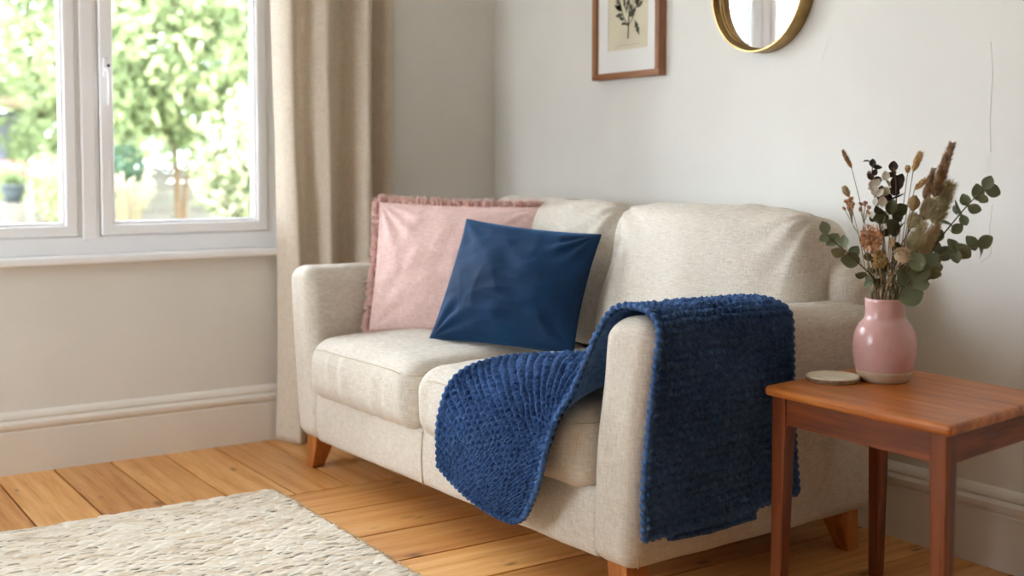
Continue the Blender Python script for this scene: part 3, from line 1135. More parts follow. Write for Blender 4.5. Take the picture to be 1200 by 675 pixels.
# ------------------------------------------------------------------ dried flowers
VD = float((np.array([VX, VY, 0.7])-CAM)@fwd)
MOUTH = np.array([VX, VY, TZ+0.18])
INSIDE = np.array([VX, VY, TZ+0.06])
frs = np.random.RandomState(12)
M_STEM = mat_simple('dry straw stem', lin(150, 128, 86), 0.8, 0.2, 30)
M_STEMG = mat_simple('olive twig', lin(96, 84, 56), 0.8, 0.2, 30)
M_EUC = mat_simple('eucalyptus leaf', lin(112, 120, 92), 0.55, 0.25, 18, spec=0.35)
M_EUCD = mat_simple('dark dried eucalyptus leaf', lin(84, 84, 60), 0.6, 0.3, 18, spec=0.3)
M_PLUM = mat_simple('plum brown dried leaf', lin(62, 46, 40), 0.65, 0.3, 20)
M_SILVER = mat_simple('papery silver leaf', lin(206, 198, 180), 0.8, 0.2, 25)
M_BUNNY = mat_simple('soft tan grass tail', lin(212, 180, 128), 0.95, 0.2, 60)
M_BUNNYP = mat_simple('pale grass tail', lin(218, 200, 166), 0.95, 0.2, 60)
M_BROWN = mat_simple('brown seed head', lin(160, 120, 78), 0.95, 0.3, 60)
M_FOX = mat_simple('foxtail bristles', lin(180, 150, 120), 0.95, 0.3, 60)
M_GREYG = mat_simple('sage plume', lin(206, 196, 160), 0.95, 0.2, 50)
M_BERRY = mat_simple('rust berry', lin(180, 128, 86), 0.5, 0.25, 60)
M_RUST = mat_simple('rust dried blossom', lin(212, 164, 124), 0.9, 0.25, 40)
M_STRAW = mat_simple('cream pincushion bloom', lin(206, 186, 156), 0.9, 0.15, 60)
M_POD = mat_simple('ribbed seed pod', lin(150, 122, 84), 0.8, 0.2, 50)
GROUP = 'dried stems standing in the pink vase'


def stem_path(tip, bend=(0, 0, 0), n=18, off=None):
    tip = np.array(tip, float)
    d = tip-MOUTH
    h = np.array([d[0], d[1], 0.0]); hl = np.linalg.norm(h)+1e-6
    m = MOUTH+h/hl*min(0.030, hl*0.35)
    if off is not None:
        m = MOUTH+np.array([off[0], off[1], 0])
    ins = INSIDE-np.array([(m-MOUTH)[0], (m-MOUTH)[1], 0])*0.9
    mid = (m+tip)/2+np.array(bend)+np.array([0, 0, 0.012])
    return catmull([ins, m, mid, tip], n)


def leaf_mesh(c, d, nrm, ln, wd, curl=0.15, n=7, m=5, point=0.0):
    d = d/np.linalg.norm(d)
    s = np.cross(nrm, d); s /= np.linalg.norm(s)+1e-9
    nn = np.cross(d, s)
    V = []
    for i in range(n):
        t = i/(n-1)
        w = wd*math.sin(math.pi*min(max(t, 0.02), 0.985))**(0.6+point)*(1-0.15*t)
        for j in range(m):
            q = (j/(m-1)-0.5)
            V.append(c+d*ln*t+s*w*q+nn*(curl*ln*(t*(1-t))*1.2+abs(q)*w*0.25))
    return np.array(V), grid_faces(n, m)


def new_stem(name, label, tip):
    base = MOUTH.copy(); base[2] = INSIDE[2]
    return tag(empty(name, base), label, 'dried flower', GROUP), base


def euc(label, pts, leaves, mat, size, name='eucalyptus_branch', rad=0.0016, dense=0, stemmat=None):
    """pts: 3-D path of the twig beyond the mouth; leaves: list of (px,py,scale,angle)"""
    root, base = new_stem(name, label, pts[-1])
    d = np.array(pts[0])-MOUTH; h = np.array([d[0], d[1], 0]); h = h/(np.linalg.norm(h)+1e-6)
    m = MOUTH+h*0.028
    ins = INSIDE-h*0.026
    path = catmull([ins, m]+[np.array(p) for p in pts], 12+10*len(pts))
    mb_ = MB().tube(path-base, np.linspace(rad*1.5, rad*0.7, len(path)), 6)
    ml = MB()
    for (c, sc, ang) in leaves:
        c = np.array(c)
        k = np.argmin(np.linalg.norm(path-c, axis=1))
        # leaf hinges on the nearest point of the twig
        a = path[max(0, k-2)]
        out = c-a
        ll = np.linalg.norm(out)
        view = CAM-c; view /= np.linalg.norm(view)
        tilt = frs.normal(size=3)*0.55
        nrm = view+tilt
        dr = rgt*math.cos(ang)+upv*math.sin(ang)+frs.normal(size=3)*0.15
        ln = size*sc*1.16
        st = c-dr/np.linalg.norm(dr)*ln*0.5
        ml.add(*leaf_mesh(st-base, dr, nrm, ln, ln*0.9, frs.uniform(-0.2, 0.3)))
        ml.tube([a-base, (a+st)/2-base+upv*0.002, st-base], 0.0007, 4, False)
    mb_.build('twig', stemmat or M_STEMG, root)
    ml.build('leaves', mat, root)
    return root


def Q(px, py, dd=0.0):
    return at_depth(px, py, VD+dd)


def tail(label, tip, basep, rad, mat, fuzz=1.0, name='bunny_tail_grass', bend=(0, 0, 0), hairs=420, hl=0.008, stemmat=None, shape='egg', root_off=None):
    root, base = new_stem(name, label, tip)
    tip, basep = np.array(tip), np.array(basep)
    path = stem_path(basep, bend, 20, root_off)
    MB().tube(path-base, np.linspace(0.0011, 0.0008, len(path)), 5).build('stem', stemmat or M_STEM, root)
    ax = tip-basep; ln = np.linalg.norm(ax); ax /= ln
    mb_ = MB()
    k = 14
    ts = np.linspace(0, 1, k)
    pr = np.sin(np.pi*np.clip(ts, 0.03, 0.97))**0.6
    if shape == 'spike':
        pr = np.clip(ts*6, 0, 1)**0.5*np.clip((1-ts)*1.15, 0.08, 1)**0.7
    sidev = np.cross(ax, [0.3, 0.5, 0.2]); sidev /= np.linalg.norm(sidev)
    cur = lambda t: basep+ax*ln*t+sidev*0.05*ln*(t*(1-t))
    mb_.tube(np.array([cur(t) for t in ts])-base, rad*0.62*pr, 9)
    for _ in range(hairs):
        t = frs.uniform(0.02, 0.98)
        r = np.interp(t, ts, pr)*rad*0.7
        th = frs.uniform(0, 6.283)
        s2 = np.cross(ax, sidev)
        nd = math.cos(th)*sidev+math.sin(th)*s2
        p = cur(t)+nd*r*0.9
        dr = nd*frs.uniform(0.5, 1.0)+ax*frs.uniform(0.6, 1.3)
        dr = dr/np.linalg.norm(dr)*hl*frs.uniform(0.6, 1.2)*fuzz
        w = np.cross(dr, frs.normal(size=3)); w = w/np.linalg.norm(w)*0.0008
        mb_.add([p-base-w, p-base+w, p+dr-base], [(0, 1, 2)])
    mb_.build('seed_head', mat, root, smooth=False)
    return root


# eucalyptus: right upper, right middle, left, centre, low right
def spray(label, twig, leafpx, mat, size, dd=0.0, **kw):
    pts = [Q(*p) for p in twig]
    lv = [(Q(x, y, dd+frs.uniform(-0.02, 0.02)+(twig[0][2]*(1-min(1, i/len(leafpx)))+twig[-1][2]*min(1, i/len(leafpx)))), s, R(a)) for i, (x, y, s, a) in enumerate(leafpx)]
    return euc(label, pts, lv, mat, size, **kw)


spray('long eucalyptus branch reaching up to the right, topmost leaves', [(1078, 318, -0.01), (1100, 282, -0.02), (1124, 252, -0.03), (1142, 232, -0.04), (1160, 216, -0.05)],
      [(1107, 296, .85, 200), (1122, 268, .9, 40), (1108, 262, .95, 170), (1120, 246, .7, -60), (1130, 258, .8, -60), (1124.5, 244.5, 1.35, 110),
       (1131, 234, .9, 120), (1142, 244, .95, -20), (1145, 225, 1.15, 100), (1152, 233, .8, -40), (1158, 214, 1.0, 75), (1163, 224, 1.15, -5)], M_EUC, 0.028)
spray('eucalyptus branch reaching right at mid height, round leaves', [(1072, 330, -0.03), (1095, 306, -0.06), (1122, 293, -0.08), (1152, 284, -0.09)],
      [(1090, 318, 1.0, 150), (1098, 303, .9, 100), (1107, 297, 1.25, 40), (1116, 288, 1.1, 110), (1128, 294, 1.35, -30), (1121, 300, 1.0, -80),
       (1138, 285, 1.15, 120), (1147, 294, 1.1, -70), (1154, 283, 1.2, 20), (1096, 314, 1.0, 200)], M_EUC, 0.028)
spray('eucalyptus branch arching left over the sofa arm', [(1026, 330, -0.02), (1010, 312, -0.03), (992, 295, -0.04), (976, 282, -0.05), (966, 268, -0.06)],
      [(1019, 328, .85, 110), (1009, 322, .95, 170), (1017, 333, .7, 230), (996.5, 304.5, 1.45, 170), (1001, 295, 1.0, 60), (982, 295, 1.1, 175),
       (989, 283, .95, 95), (976, 281, 1.2, 60), (966, 279, .8, 200), (966.5, 267, 1.0, 95)], M_EUC, 0.026)
spray('central eucalyptus stem with dark round leaves facing front', [(1045, 325, -0.02), (1046, 290, -0.01), (1046, 255, 0.0), (1044, 240, 0.0)],
      [(1031, 246, 1.0, 150), (1045, 243, 1.1, 80), (1055, 246, 1.2, 30), (1032, 256, 1.2, 190), (1045, 267, 1.5, 120), (1055, 268, 1.15, 60), (1052, 253, 1.0, -40),
       (1038, 272, .9, 200), (1050, 290, .9, -60)], M_EUCD, 0.026)
spray('short eucalyptus sprig spilling low over the right of the rim', [(1062, 335, -0.05), (1072, 322, -0.07), (1084, 312, -0.09)],
      [(1077, 317, 1.6, 60), (1062, 330, 1.35, 160), (1070, 328, 1.5, 20), (1090, 306, 1.3, 40), (1068, 347, 1.6, 20), (1080, 334, 1.0, 10), (1084, 322, 1.3, 0), (1056, 325, 1.1, 120),
       (1094, 320, 1.0, -10), (1074, 306, 1.3, 120)], M_EUC, 0.030)
spray('dark curled leaf sprig, tallest at the left of the middle', [(1036, 300, 0.03), (1028, 250, 0.03), (1023, 215, 0.03), (1022, 192, 0.03)],
      [(1017, 190, .9, 170), (1023, 191, .8, 90), (1028, 195, .9, -20), (1025, 202, .7, 60), (1028, 211, .9, 10), (1020, 207, .7, 120), (1033, 221, .6, 90), (1031, 231, .8, 60),
       (1022, 256, .7, 120)], M_PLUM, 0.021, name='dark_leaf_sprig')
spray('plum brown leaf sprig, tallest in the centre', [(1048, 300, 0.02), (1050, 250, 0.02), (1050, 215, 0.02), (1047, 196, 0.02)],
      [(1045, 203, .9, 170), (1047, 195, 1.0, 80), (1051, 214, 1.4, 100), (1054, 210, 1.1, 60), (1048, 224, 1.0, 150), (1052, 229, 1.3, 20), (1040, 231, .9, 170), (1056, 244, 1.1, 10)],
      M_PLUM, 0.022, name='dark_leaf_sprig')
spray('papery silver leaf sprig among the left stems', [(1036, 300, 0.01), (1030, 250, 0.02), (1026, 225, 0.02), (1024, 205, 0.02)],
      [(1019, 205, .8, 100), (1022, 216, .9, 80), (1028, 214, .8, 60), (1026, 224, 1.0, 110), (1032, 226, .9, 50), (1020, 222, .7, 150), (1038, 206, .9, 90), (1040, 215, .8, 100),
       (1038, 224, .9, 80), (1042, 236, .9, 120), (1034, 236, 1.0, 80), (1026, 236, .8, 100), (1038, 252, .9, 60), (1022, 252, .7, 110)], M_SILVER, 0.021, name='silver_leaf_sprig', stemmat=M_STEM)

spray('bushy eucalyptus sprig filling the centre right above the rim', [(1060, 325, 0.0), (1074, 305, 0.01), (1088, 288, 0.01), (1096, 276, 0.01)],
      [(1068, 312, 1.1, 150), (1076, 318, 1.2, -40), (1078, 300, 1.1, 130), (1088, 302, 1.2, -20), (1086, 288, 1.0, 120), (1096, 290, 1.1, 0), (1100, 276, 1.0, 60), (1064, 300, 1.0, 120),
       (1070, 328, 1.2, -20), (1060, 316, 1.0, 160)], M_EUC, 0.026)
spray('low dark leaf sprig at the left of the rim', [(1034, 332, 0.0), (1026, 316, 0.0), (1020, 302, 0.0)],
      [(1028, 330, .9, 150), (1032, 318, 1.0, 60), (1022, 316, .9, 170), (1026, 304, .9, 60), (1038, 312, 1.0, 80), (1017, 301, .8, 120)], M_EUCD, 0.022, name='dark_leaf_sprig')
tail('slim brown seed head on the tall leftmost wiry stem', Q(987.5, 176, 0.02), Q(998, 197, 0.02), 0.0062, M_BROWN, 0.7, 'seed_grass', (0.01, 0, 0.0), 260, 0.007)
tail('small pale bunny tail grass at the left above the berries', Q(989, 219, -0.02), Q(995, 231, -0.02), 0.0082, M_BUNNYP, 0.8)
tail('tan bunny tail grass, the highest fluffy one in the middle', Q(1079.5, 178, 0.0), Q(1070, 201, 0.0), 0.0088, M_BUNNY, 1.0)
tail('small round tan bud grass beside the highest bunny tail', Q(1064, 194, 0.01), Q(1063.5, 203, 0.01), 0.0072, M_BUNNY, 0.5)
tail('tan bunny tail grass leaning right below the highest one', Q(1087, 209, -0.02), Q(1071.5, 222, -0.02), 0.0075, M_BUNNY, 0.8)
tail('long reddish brown foxtail plume, tallest of the bouquet', Q(1116, 168, 0.02), Q(1094, 232, 0.02), 0.0138, M_FOX, 1.1, 'foxtail_plume', (0, 0, 0), 2200, 0.012, None, 'spike')
tail('short brown foxtail plume left of the tallest plume', Q(1094, 198, 0.0), Q(1084, 235, 0.0), 0.0100, M_FOX, 0.9, 'foxtail_plume', (0, 0, 0), 1200, 0.010, None, 'spike')
tail('feathery sage plume behind the right eucalyptus', Q(1114, 217, 0.03), Q(1092, 262, 0.03), 0.021, M_GREYG, 1.1, 'feather_plume', (0, 0, 0), 2200, 0.020, None, 'spike')
tail('round grey green teasel head in front of the plumes', Q(1093, 236, -0.02), Q(1082, 258, -0.02), 0.018, M_GREYG, 1.2, 'teasel', (0, 0, 0), 1600, 0.013)
tail('small fuzzy grey green teasel head in the middle', Q(1074, 252, -0.02), Q(1065, 268, -0.02), 0.015, M_GREYG, 1.0, 'teasel', (0, 0, 0), 900, 0.011)
tail('loose sage plume low on the right of the middle', Q(1082, 262, -0.03), Q(1066, 296, -0.03), 0.018, M_GREYG, 1.1, 'feather_plume', (0, 0, 0), 1300, 0.015, None, 'spike')
tail('pale tan plume between the eucalyptus leaves at right', Q(1100, 262, -0.01), Q(1078, 300, -0.01), 0.016, M_BUNNYP, 1.0, 'feather_plume', (0, 0, 0), 1300, 0.015, None, 'spike')
tail('pinkish bud standing left of the cream pincushion bloom', Q(1046, 279, -0.05), Q(1043.5, 291, -0.05), 0.0085, M_BUNNYP, 0.35, 'dried_bud')

# ribbed pod
root, base = new_stem('seed_pod', 'ribbed brown seed pod on a stem in the middle of the vase', None)
c0, c1 = Q(1069.5, 247, -0.03), Q(1072, 229, -0.03)
MB().tube(stem_path(c0)-base, 0.0011, 5).build('stem', M_STEM, root)
k = 16
ts = np.linspace(0, 1, k)
V, F = tube(np.array([c0+(c1-c0)*t for t in ts])-base, 0.0125*np.sin(np.pi*np.clip(ts, 0.04, 0.93))**0.62, 24)
ctr = np.repeat(np.array([c0+(c1-c0)*t for t in ts])-base, 24, axis=0)
ang = np.tile(np.arange(24), k)
V = ctr+(V-ctr)*(1+0.10*np.where(ang % 3 == 0, 1, -0.5))[:, None]
build('pod', V, F, M_POD, root)

# berries
root, base = new_stem('berry_spray', 'spray of small rust berries at the left of the vase', None)
mbs, mbb = MB(), MB()
trunk = stem_path(Q(1012, 290, -0.03), n=16)
mbs.tube(trunk-base, 0.0013, 5)
for k in range(34):
    bx = 987+frs.uniform(0, 14)+(18 if k % 3 == 0 else 0)
    by = 231+frs.uniform(0, 15)+(4 if k % 3 == 0 else 0)
    p = Q(bx, by, -0.03+frs.uniform(-0.025, 0.025))
    q = Q(1000+(12 if k % 3 == 0 else -1), 262, -0.03)
    if k < 14:
        mbs.tube(catmull([trunk[-1], (trunk[-1]+q)/2+upv*0.004, q, p], 10)-base, 0.0006, 4)
    else:
        mbs.tube([q-base, (p+q)/2-base, p-base], 0.0005, 4)
    V, F = lathe([(0.0008, -0.0042), (0.003, -0.003), (0.0042, 0), (0.003, 0.003), (0.0008, 0.0042)], 9)
    mbb.add(V*frs.uniform(0.7, 1.05)+p-base, F)
mbs.build('stem', M_STEM, root)
mbb.build('berries', M_BERRY, root)

# rust blossoms: clouds of small petals
def blossom(label, cx, cy, w, h, dd, mat, n, name):
    root, base = new_stem(name, label, None)
    mbs, mbp = MB(), MB()
    end = Q(cx, cy+h*0.5, dd)
    path = stem_path(end)
    mbs.tube(path-base, 0.0013, 5)
    for k in range(n):
        a = frs.uniform(0, 6.283); r = math.sqrt(frs.uniform(0, 1))
        p = Q(cx+math.cos(a)*r*w, cy+math.sin(a)*r*h, dd+frs.uniform(-0.028, 0.028))
        if k % 5 == 0:
            mbs.tube([end-base, (end+p)/2-base, p-base], 0.0005, 3)
        for j in range(5):
            d = frs.normal(size=3)
            mbp.add(*leaf_mesh(p-base, d, frs.normal(size=3), 0.0075, 0.0052, 0.3, 4, 3))
    mbs.build('stem', M_STEM, root)
    mbp.build('petals', mat, root)


blossom('cluster of rust orange dried blossom left of centre', 1021, 279, 12, 15, -0.04, M_RUST, 110, 'dried_blossom')
blossom('straw yellow dried blossom under the rust orange cluster', 1030, 303, 8, 12, -0.03, mat_simple('straw blossom', lin(188, 156, 100), 0.9, 0.2, 40), 60, 'dried_blossom')

# cream pincushion bloom
root, base = new_stem('pincushion_flower', 'cream domed pincushion bloom at the front centre of the bouquet', None)
c = Q(1058, 302, -0.065)
MB().tube(stem_path(c, off=(0.012, -0.02))-base, 0.0014, 6).build('stem', M_STEM, root)
mbp = MB()
axd = upv*0.8-fwd*0.6; axd /= np.linalg.norm(axd)
sx = np.cross(axd, upv); sx /= np.linalg.norm(sx); sy = np.cross(axd, sx)
V, F = lathe([(0.019, 0.0), (0.0185, 0.006), (0.015, 0.011), (0.009, 0.0145), (0.002, 0.016)], 24)
mbp.add(np.array([c+sx*v[0]+sy*v[1]+axd*v[2] for v in V])-base, F)
for k in range(150):
    t = k/150
    r = 0.0195*math.sqrt(t); a = k*2.39996
    zz = 0.0165*math.sqrt(max(0, 1-(r/0.0205)**2))
    p = c+sx*r*math.cos(a)+sy*r*math.sin(a)+axd*zz
    d = axd*0.7+(sx*math.cos(a)+sy*math.sin(a))*(0.4+1.2*t)
    mbp.add(*leaf_mesh(p-base, d, axd+frs.normal(size=3)*0.3, 0.0058, 0.0036, 0.2, 4, 3))
mbp.build('petals', M_STRAW, root)

# loose straw stems that fill the mouth
for k in range(26):
    a = frs.uniform(0, 6.283)
    px_, py_ = 1042+frs.uniform(-34, 34), 268+frs.uniform(-18, 34)
    tip = Q(px_, py_, frs.uniform(-0.05, 0.05))
    root, base = new_stem('dried_grass', 'thin bare straw stem among the bouquet stalks', None)
    root['group'] = 'bare straw stems in the vase'
    pth = stem_path(tip, frs.normal(size=3)*0.008, 14, (frs.uniform(-0.028, 0.028), frs.uniform(-0.028, 0.028)))
    MB().tube(pth-base, np.linspace(0.0015, 0.0008, len(pth)), 5).build('stem', M_STEM if k % 3 else M_STEMG, root)

# ------------------------------------------------------------------ picture frame
FXL, FXR, FZB = 0.690, 1.050, 1.2935
FH = 0.50
pic = tag(empty('picture_frame', ((FXL+FXR)/2, 0, FZB)), 'brown wooden frame with a botanical print hanging on the back wall', 'picture')
PO = np.array([(FXL+FXR)/2, 0, FZB])
w2, fw_ = (FXR-FXL)/2, 0.021
dp = 0.034
for nm, a, b, mt in (('frame_rail', (-w2, 0), (w2, fw_), M_FRAME_X), ('frame_rail', (-w2, FH-fw_), (w2, FH), M_FRAME_X),
                     ('frame_stile', (-w2, fw_), (-w2+fw_, FH-fw_), M_FRAME), ('frame_stile', (w2-fw_, fw_), (w2, FH-fw_), M_FRAME)):
    o = MB().box((a[0], -dp, a[1]), (b[0], -0.001, b[1])).build(nm, mt, pic, smooth=False)
    bevel(o, 0.0015)
M_MAT = mat_simple('white mount board', lin(236, 235, 231), 0.9, 0.01)
M_PAPER = mat_simple('cream print paper', lin(218, 210, 184), 0.9, 0.05, 10)
M_INK = mat_simple('olive grey ink', lin(84, 84, 66), 0.9, 0.25, 40)
M_INKP = mat_simple('faded pink ink', lin(166, 138, 126), 0.9, 0.2, 40)
# bevel-cut mount with a window, paper behind it
mx, mz0, mz1 = 0.108, 0.098, FH-0.085
V, F = frame_ring(-w2+fw_-0.004, w2-fw_+0.004, fw_-0.004, FH-fw_+0.004, 0.01, 0, 0)
o_ = [(-w2+fw_-0.003, fw_-0.003), (w2-fw_+0.003, fw_-0.003), (w2-fw_+0.003, FH-fw_+0.003), (-w2+fw_-0.003, FH-fw_+0.003)]
i_ = [(-mx, mz0), (mx, mz0), (mx, mz1), (-mx, mz1)]
V = [(p[0], -0.020, p[1]) for p in o_]+[(p[0], -0.020, p[1]) for p in i_]+[(p[0]*0.985, -0.0165, p[1]) for p in i_]+[(p[0], -0.016, p[1]) for p in o_]
F = []
for k in range(4):
    n = (k+1) % 4
    F += [(k, n, 4+n, 4+k), (4+k, 4+n, 8+n, 8+k), (12+n, 12+k, k, n), (8+k, 8+n, 12+n, 12+k)]
build('mount', V, F, M_MAT, pic, smooth=False)
pr = MB().box((-mx-0.01, -0.0162, mz0-0.01), (mx+0.01, -0.012, mz1+0.01)).build('print_paper', M_PAPER, pic, smooth=False)
pl = MB()
pp = MB()
yk = -0.0168


def ink_line(b, pts, r):
    P = catmull([(x, yk, z) for x, z in pts], 20)
    b.tube(P, np.linspace(r, r*0.6, 20), 5)


def ink_leaf(b, x, z, ang, ln, wd, lob=3):
    n = 9
    V, F = [], []
    c, s = math.cos(ang), math.sin(ang)
    for i in range(n):
        t = i/(n-1)
        w = wd*math.sin(math.pi*min(max(t, 0.03), 0.98))**0.8*(0.72+0.28*math.cos(t*lob*2*math.pi))
        for q in (-1, 1):
            V.append((x+c*ln*t-s*w*q/2, yk-0.0002, z+s*ln*t+c*w*q/2))
    for i in range(n-1):
        F.append((i*2, i*2+1, i*2+3, i*2+2))
    b.add(V, F)


zb = 0.135
ink_line(pl, [(0.0, zb), (0.003, zb+0.05), (0.006, zb+0.12), (0.004, zb+0.20), (0.0, zb+0.27)], 0.0022)
ink_line(pl, [(0.003, zb+0.045), (0.03, zb+0.075), (0.028, zb+0.12), (0.035, zb+0.17), (0.045, zb+0.21)], 0.0014)
ink_line(pl, [(0.003, zb+0.045), (-0.02, zb+0.07), (-0.035, zb+0.10)], 0.0014)
ink_line(pl, [(0.006, zb+0.14), (-0.03, zb+0.19), (-0.05, zb+0.235)], 0.0014)
ink_line(pl, [(-0.062, zb+0.12), (-0.064, zb+0.17), (-0.062, zb+0.22)], 0.0012)
for (x, z, a, l_, w_) in [(-0.03, .095, 150, .05, .022), (-0.035, .10, 120, .05, .02), (-0.028, .085, 185, .04, .02), (-0.035, .105, 165, .03, .02), (-0.018, .10, 95, .055, .016),
                          (-0.012, .085, 75, .055, .016), (-0.02, .065, 160, .03, .018), (-0.012, .055, 190, .025, .014), (0.02, .07, 60, .04, .022), (0.022, .075, 100, .045, .02),
                          (0.02, .07, 130, .03, .016), (0.045, .10, 70, .07, .022), (0.05, .10, 110, .06, .018), (0.05, .10, 35, .035, .02), (0.036, .058, -65, .055, .024),
                          (0.004, .045, 165, .025, .01), (-0.04, .20, 140, .05, .022), (-0.03, .22, 80, .05, .02), (0.03, .21, 60, .05, .02)]:
    ink_leaf(pl, x, zb+z, R(a), l_, w_)
for (x, z, a) in [(0.052, .20, 80), (0.058, .205, 50), (0.045, .205, 120), (0.0, .27, 90), (0.01, .27, 50), (-0.01, .27, 130), (-0.05, .235, 100)]:
    ink_leaf(pp, x, zb+z, R(a), 0.045, 0.024, 1)
nf = len(pl.F)
pl.add(np.concatenate(pp.V), pp.F)
build('plant_drawing', np.concatenate(pl.V), pl.F, None, pic, False, mats=[M_INK, M_INKP], fmat=[0]*nf+[1]*(len(pl.F)-nf))
M_LINE = mat_simple('faint pencil', lin(186, 172, 150), 0.9, 0.05)
pc = MB()
for k in range(15):
    x = -0.06+k*0.008
    pc.box((x, -0.0166, 0.112), (x+0.005, -0.0161, 0.1135+0.001*(k % 3)))
pc.build('faint_caption', M_LINE, pic, smooth=False)

# ------------------------------------------------------------------ round mirror
MX, MZ, MR, MD = 1.503, 1.516, 0.186, 0.052
mir = tag(empty('mirror', (MX, 0, MZ)), 'round mirror in a deep brass rim on the back wall', 'mirror')
mbr = Mat('aged brass')
nz = mbr.noise(14, mbr.coord(), 4.0)
mbr.set(mbr.ramp(nz, [(0.3, lin(132, 106, 66)), (0.7, lin(172, 142, 94))]), 0.32, 1.0, 0.5)
V, F = lathe([(MR-0.004, 0.001), (MR, 0.002), (MR, MD-0.002), (MR-0.001, MD), (MR-0.006, MD), (MR-0.007, MD-0.002), (MR-0.007, 0.026), (MR-0.012, 0.024), (MR-0.012, 0.018), (MR-0.016, 0.016), (MR-0.016, 0.001)], 128, True)
V = np.column_stack([V[:, 0], -V[:, 2], V[:, 1]])
angle_smooth(build('rim', V, F, mbr.m, mir), 35)
mmi = Mat('silvered glass')
mmi.set((0.93, 0.94, 0.94, 1), 0.015, 1.0)
V, F = lathe([(MR-0.014, 0.004), (MR-0.014, 0.015), (MR-0.016, 0.0165), (0.001, 0.0165)], 128)
V = np.column_stack([V[:, 0], -V[:, 2], V[:, 1]])
angle_smooth(build('mirror_glass', V, F, mmi.m, mir), 20)

# ------------------------------------------------------------------ curtain
cur_pts = [(330, .052), (334, .095), (341, .128), (350, .108), (358, .098), (366, .112), (376, .150), (384, .128), (392, .098), (402, .086), (411, .128), (419, .158), (427, .130),
           (433, .070), (438, .046), (443, .062), (450, .090), (459, .082), (467, .052)]
NU, NZ = 260, 90
cp = catmull([((-0.965+(p-330)*0.00345), x) for p, x in cur_pts], NU)
zs = np.linspace(2.22, 0.006, NZ)
V = []
for i, z in enumerate(zs):
    t = (2.22-z)/2.2
    sw_ = 0.006*math.sin(z*2.1)
    for j in range(NU):
        y, x = cp[j]
        s = j/(NU-1)
        x2 = 0.095+(x-0.09)*(1.25+0.25*t)+0.010*math.sin(z*3.1+s*9)*t+0.006*math.sin(z*7+s*21)*t
        if z < 0.21:
            x2 = max(x2, 0.030)
        y2 = y+0.010*math.sin(z*2.3+s*5)+0.012*t*(s-0.3)
        V.append((max(x2, 0.020), y2, z))
V = np.array(V)
cur = tag(build('curtain', V, grid_faces(NZ, NU), M_CURTAIN), 'full-length beige linen curtain hanging beside the window', 'curtain')
so = cur.modifiers.new('thickness', 'SOLIDIFY'); so.thickness = 0.0016; so.offset = 0

# ------------------------------------------------------------------ rug
RX0, RX1, RY0, RY1 = 0.668, 2.35, -3.05, -1.232
nx, ny = 740, 300
X, Y = np.meshgrid(np.linspace(RX0, RX1, nx), np.linspace(RY0, RY1, ny), indexing='ij')
fx = X.ravel(); fy = Y.ravel()
P3 = np.column_stack([fx, fy, 0*fx])
wob = 0.0035*waves(P3, 7, 61)+0.0015*waves(P3, 22, 62)
row = (fx+wob)/0.0100
rf = row-np.floor(row)
ri = np.floor(row)
ph = (np.sin(ri*12.9898)*43758.5453) % 1.0
ln_ = (fy+0.002*waves(P3, 30, 63))/0.046+ph
lf = ln_-np.floor(ln_)
li = np.floor(ln_)
rnd = (np.sin(ri*78.233+li*37.719)*43758.5453) % 1.0
hz = np.sqrt(np.clip(1-((rf-0.5)/0.52)**2, 0, 1))*np.clip(1-((lf-0.5)/0.56)**4, 0, 1)
hz = hz*(0.72+0.5*rnd)
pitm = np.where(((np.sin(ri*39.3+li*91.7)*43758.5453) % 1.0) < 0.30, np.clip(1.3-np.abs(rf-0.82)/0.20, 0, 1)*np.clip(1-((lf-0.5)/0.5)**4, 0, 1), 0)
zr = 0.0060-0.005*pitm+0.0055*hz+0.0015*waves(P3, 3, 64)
ed = np.minimum(np.minimum(fx-RX0, RX1-fx), np.minimum(fy-RY0, RY1-fy))
zr = np.where(ed < 0.001, 0.001, np.maximum(zr, 0.002))
fx2 = fx+np.where(ed < 0.012, 0.0035*waves(P3, 25, 65), 0)
fy2 = fy+np.where(ed < 0.012, 0.0035*waves(P3, 25, 66), 0)
V = np.column_stack([fx2, fy2, zr])
Vb = np.column_stack([fx2, fy2, np.full(len(fx), 0.0004)])


def rug_mat():
    m = Mat('natural jute weave')
    a = m.n('ShaderNodeAttribute', attribute_name='strand')
    b = m.n('ShaderNodeAttribute', attribute_name='hollow')
    f = m.noise(1.0, m.coord((420, 60, 60)), 3.0, 0.6)
    big = m.noise(4, m.coord(), 3.0)
    s = m.math('ADD', m.math('ADD', m.math('MULTIPLY', a.outputs['Fac'], 0.5), m.math('MULTIPLY', f, 0.35)), m.math('MULTIPLY', big, 0.25))
    c = m.ramp(s, [(0.22, lin(204, 184, 156)), (0.5, lin(236, 224, 204)), (0.8, lin(248, 240, 226))])
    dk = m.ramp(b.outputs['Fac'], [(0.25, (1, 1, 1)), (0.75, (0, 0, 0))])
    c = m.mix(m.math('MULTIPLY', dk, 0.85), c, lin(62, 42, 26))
    m.set(c, 0.95, 0, 0.1)
    m.bump(f, 0.6, 0.002)
    return m.m


rug_root = tag(empty('rug', ((RX0+RX1)/2, (RY0+RY1)/2, 0)), 'chunky cream jute rug lying on the pine floorboards', 'rug')
RO = np.array([(RX0+RX1)/2, (RY0+RY1)/2, 0])
rug = build('woven_pile', np.concatenate([V, Vb])-RO, grid_faces(nx, ny)+grid_faces(nx, ny, nx*ny, True), rug_mat(), rug_root)
a1 = rug.data.attributes.new('strand', 'FLOAT', 'POINT')
a1.data.foreach_set('value', np.concatenate([rnd, rnd]))
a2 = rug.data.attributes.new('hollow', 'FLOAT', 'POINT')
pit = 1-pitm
a2.data.foreach_set('value', np.concatenate([pit, pit]))
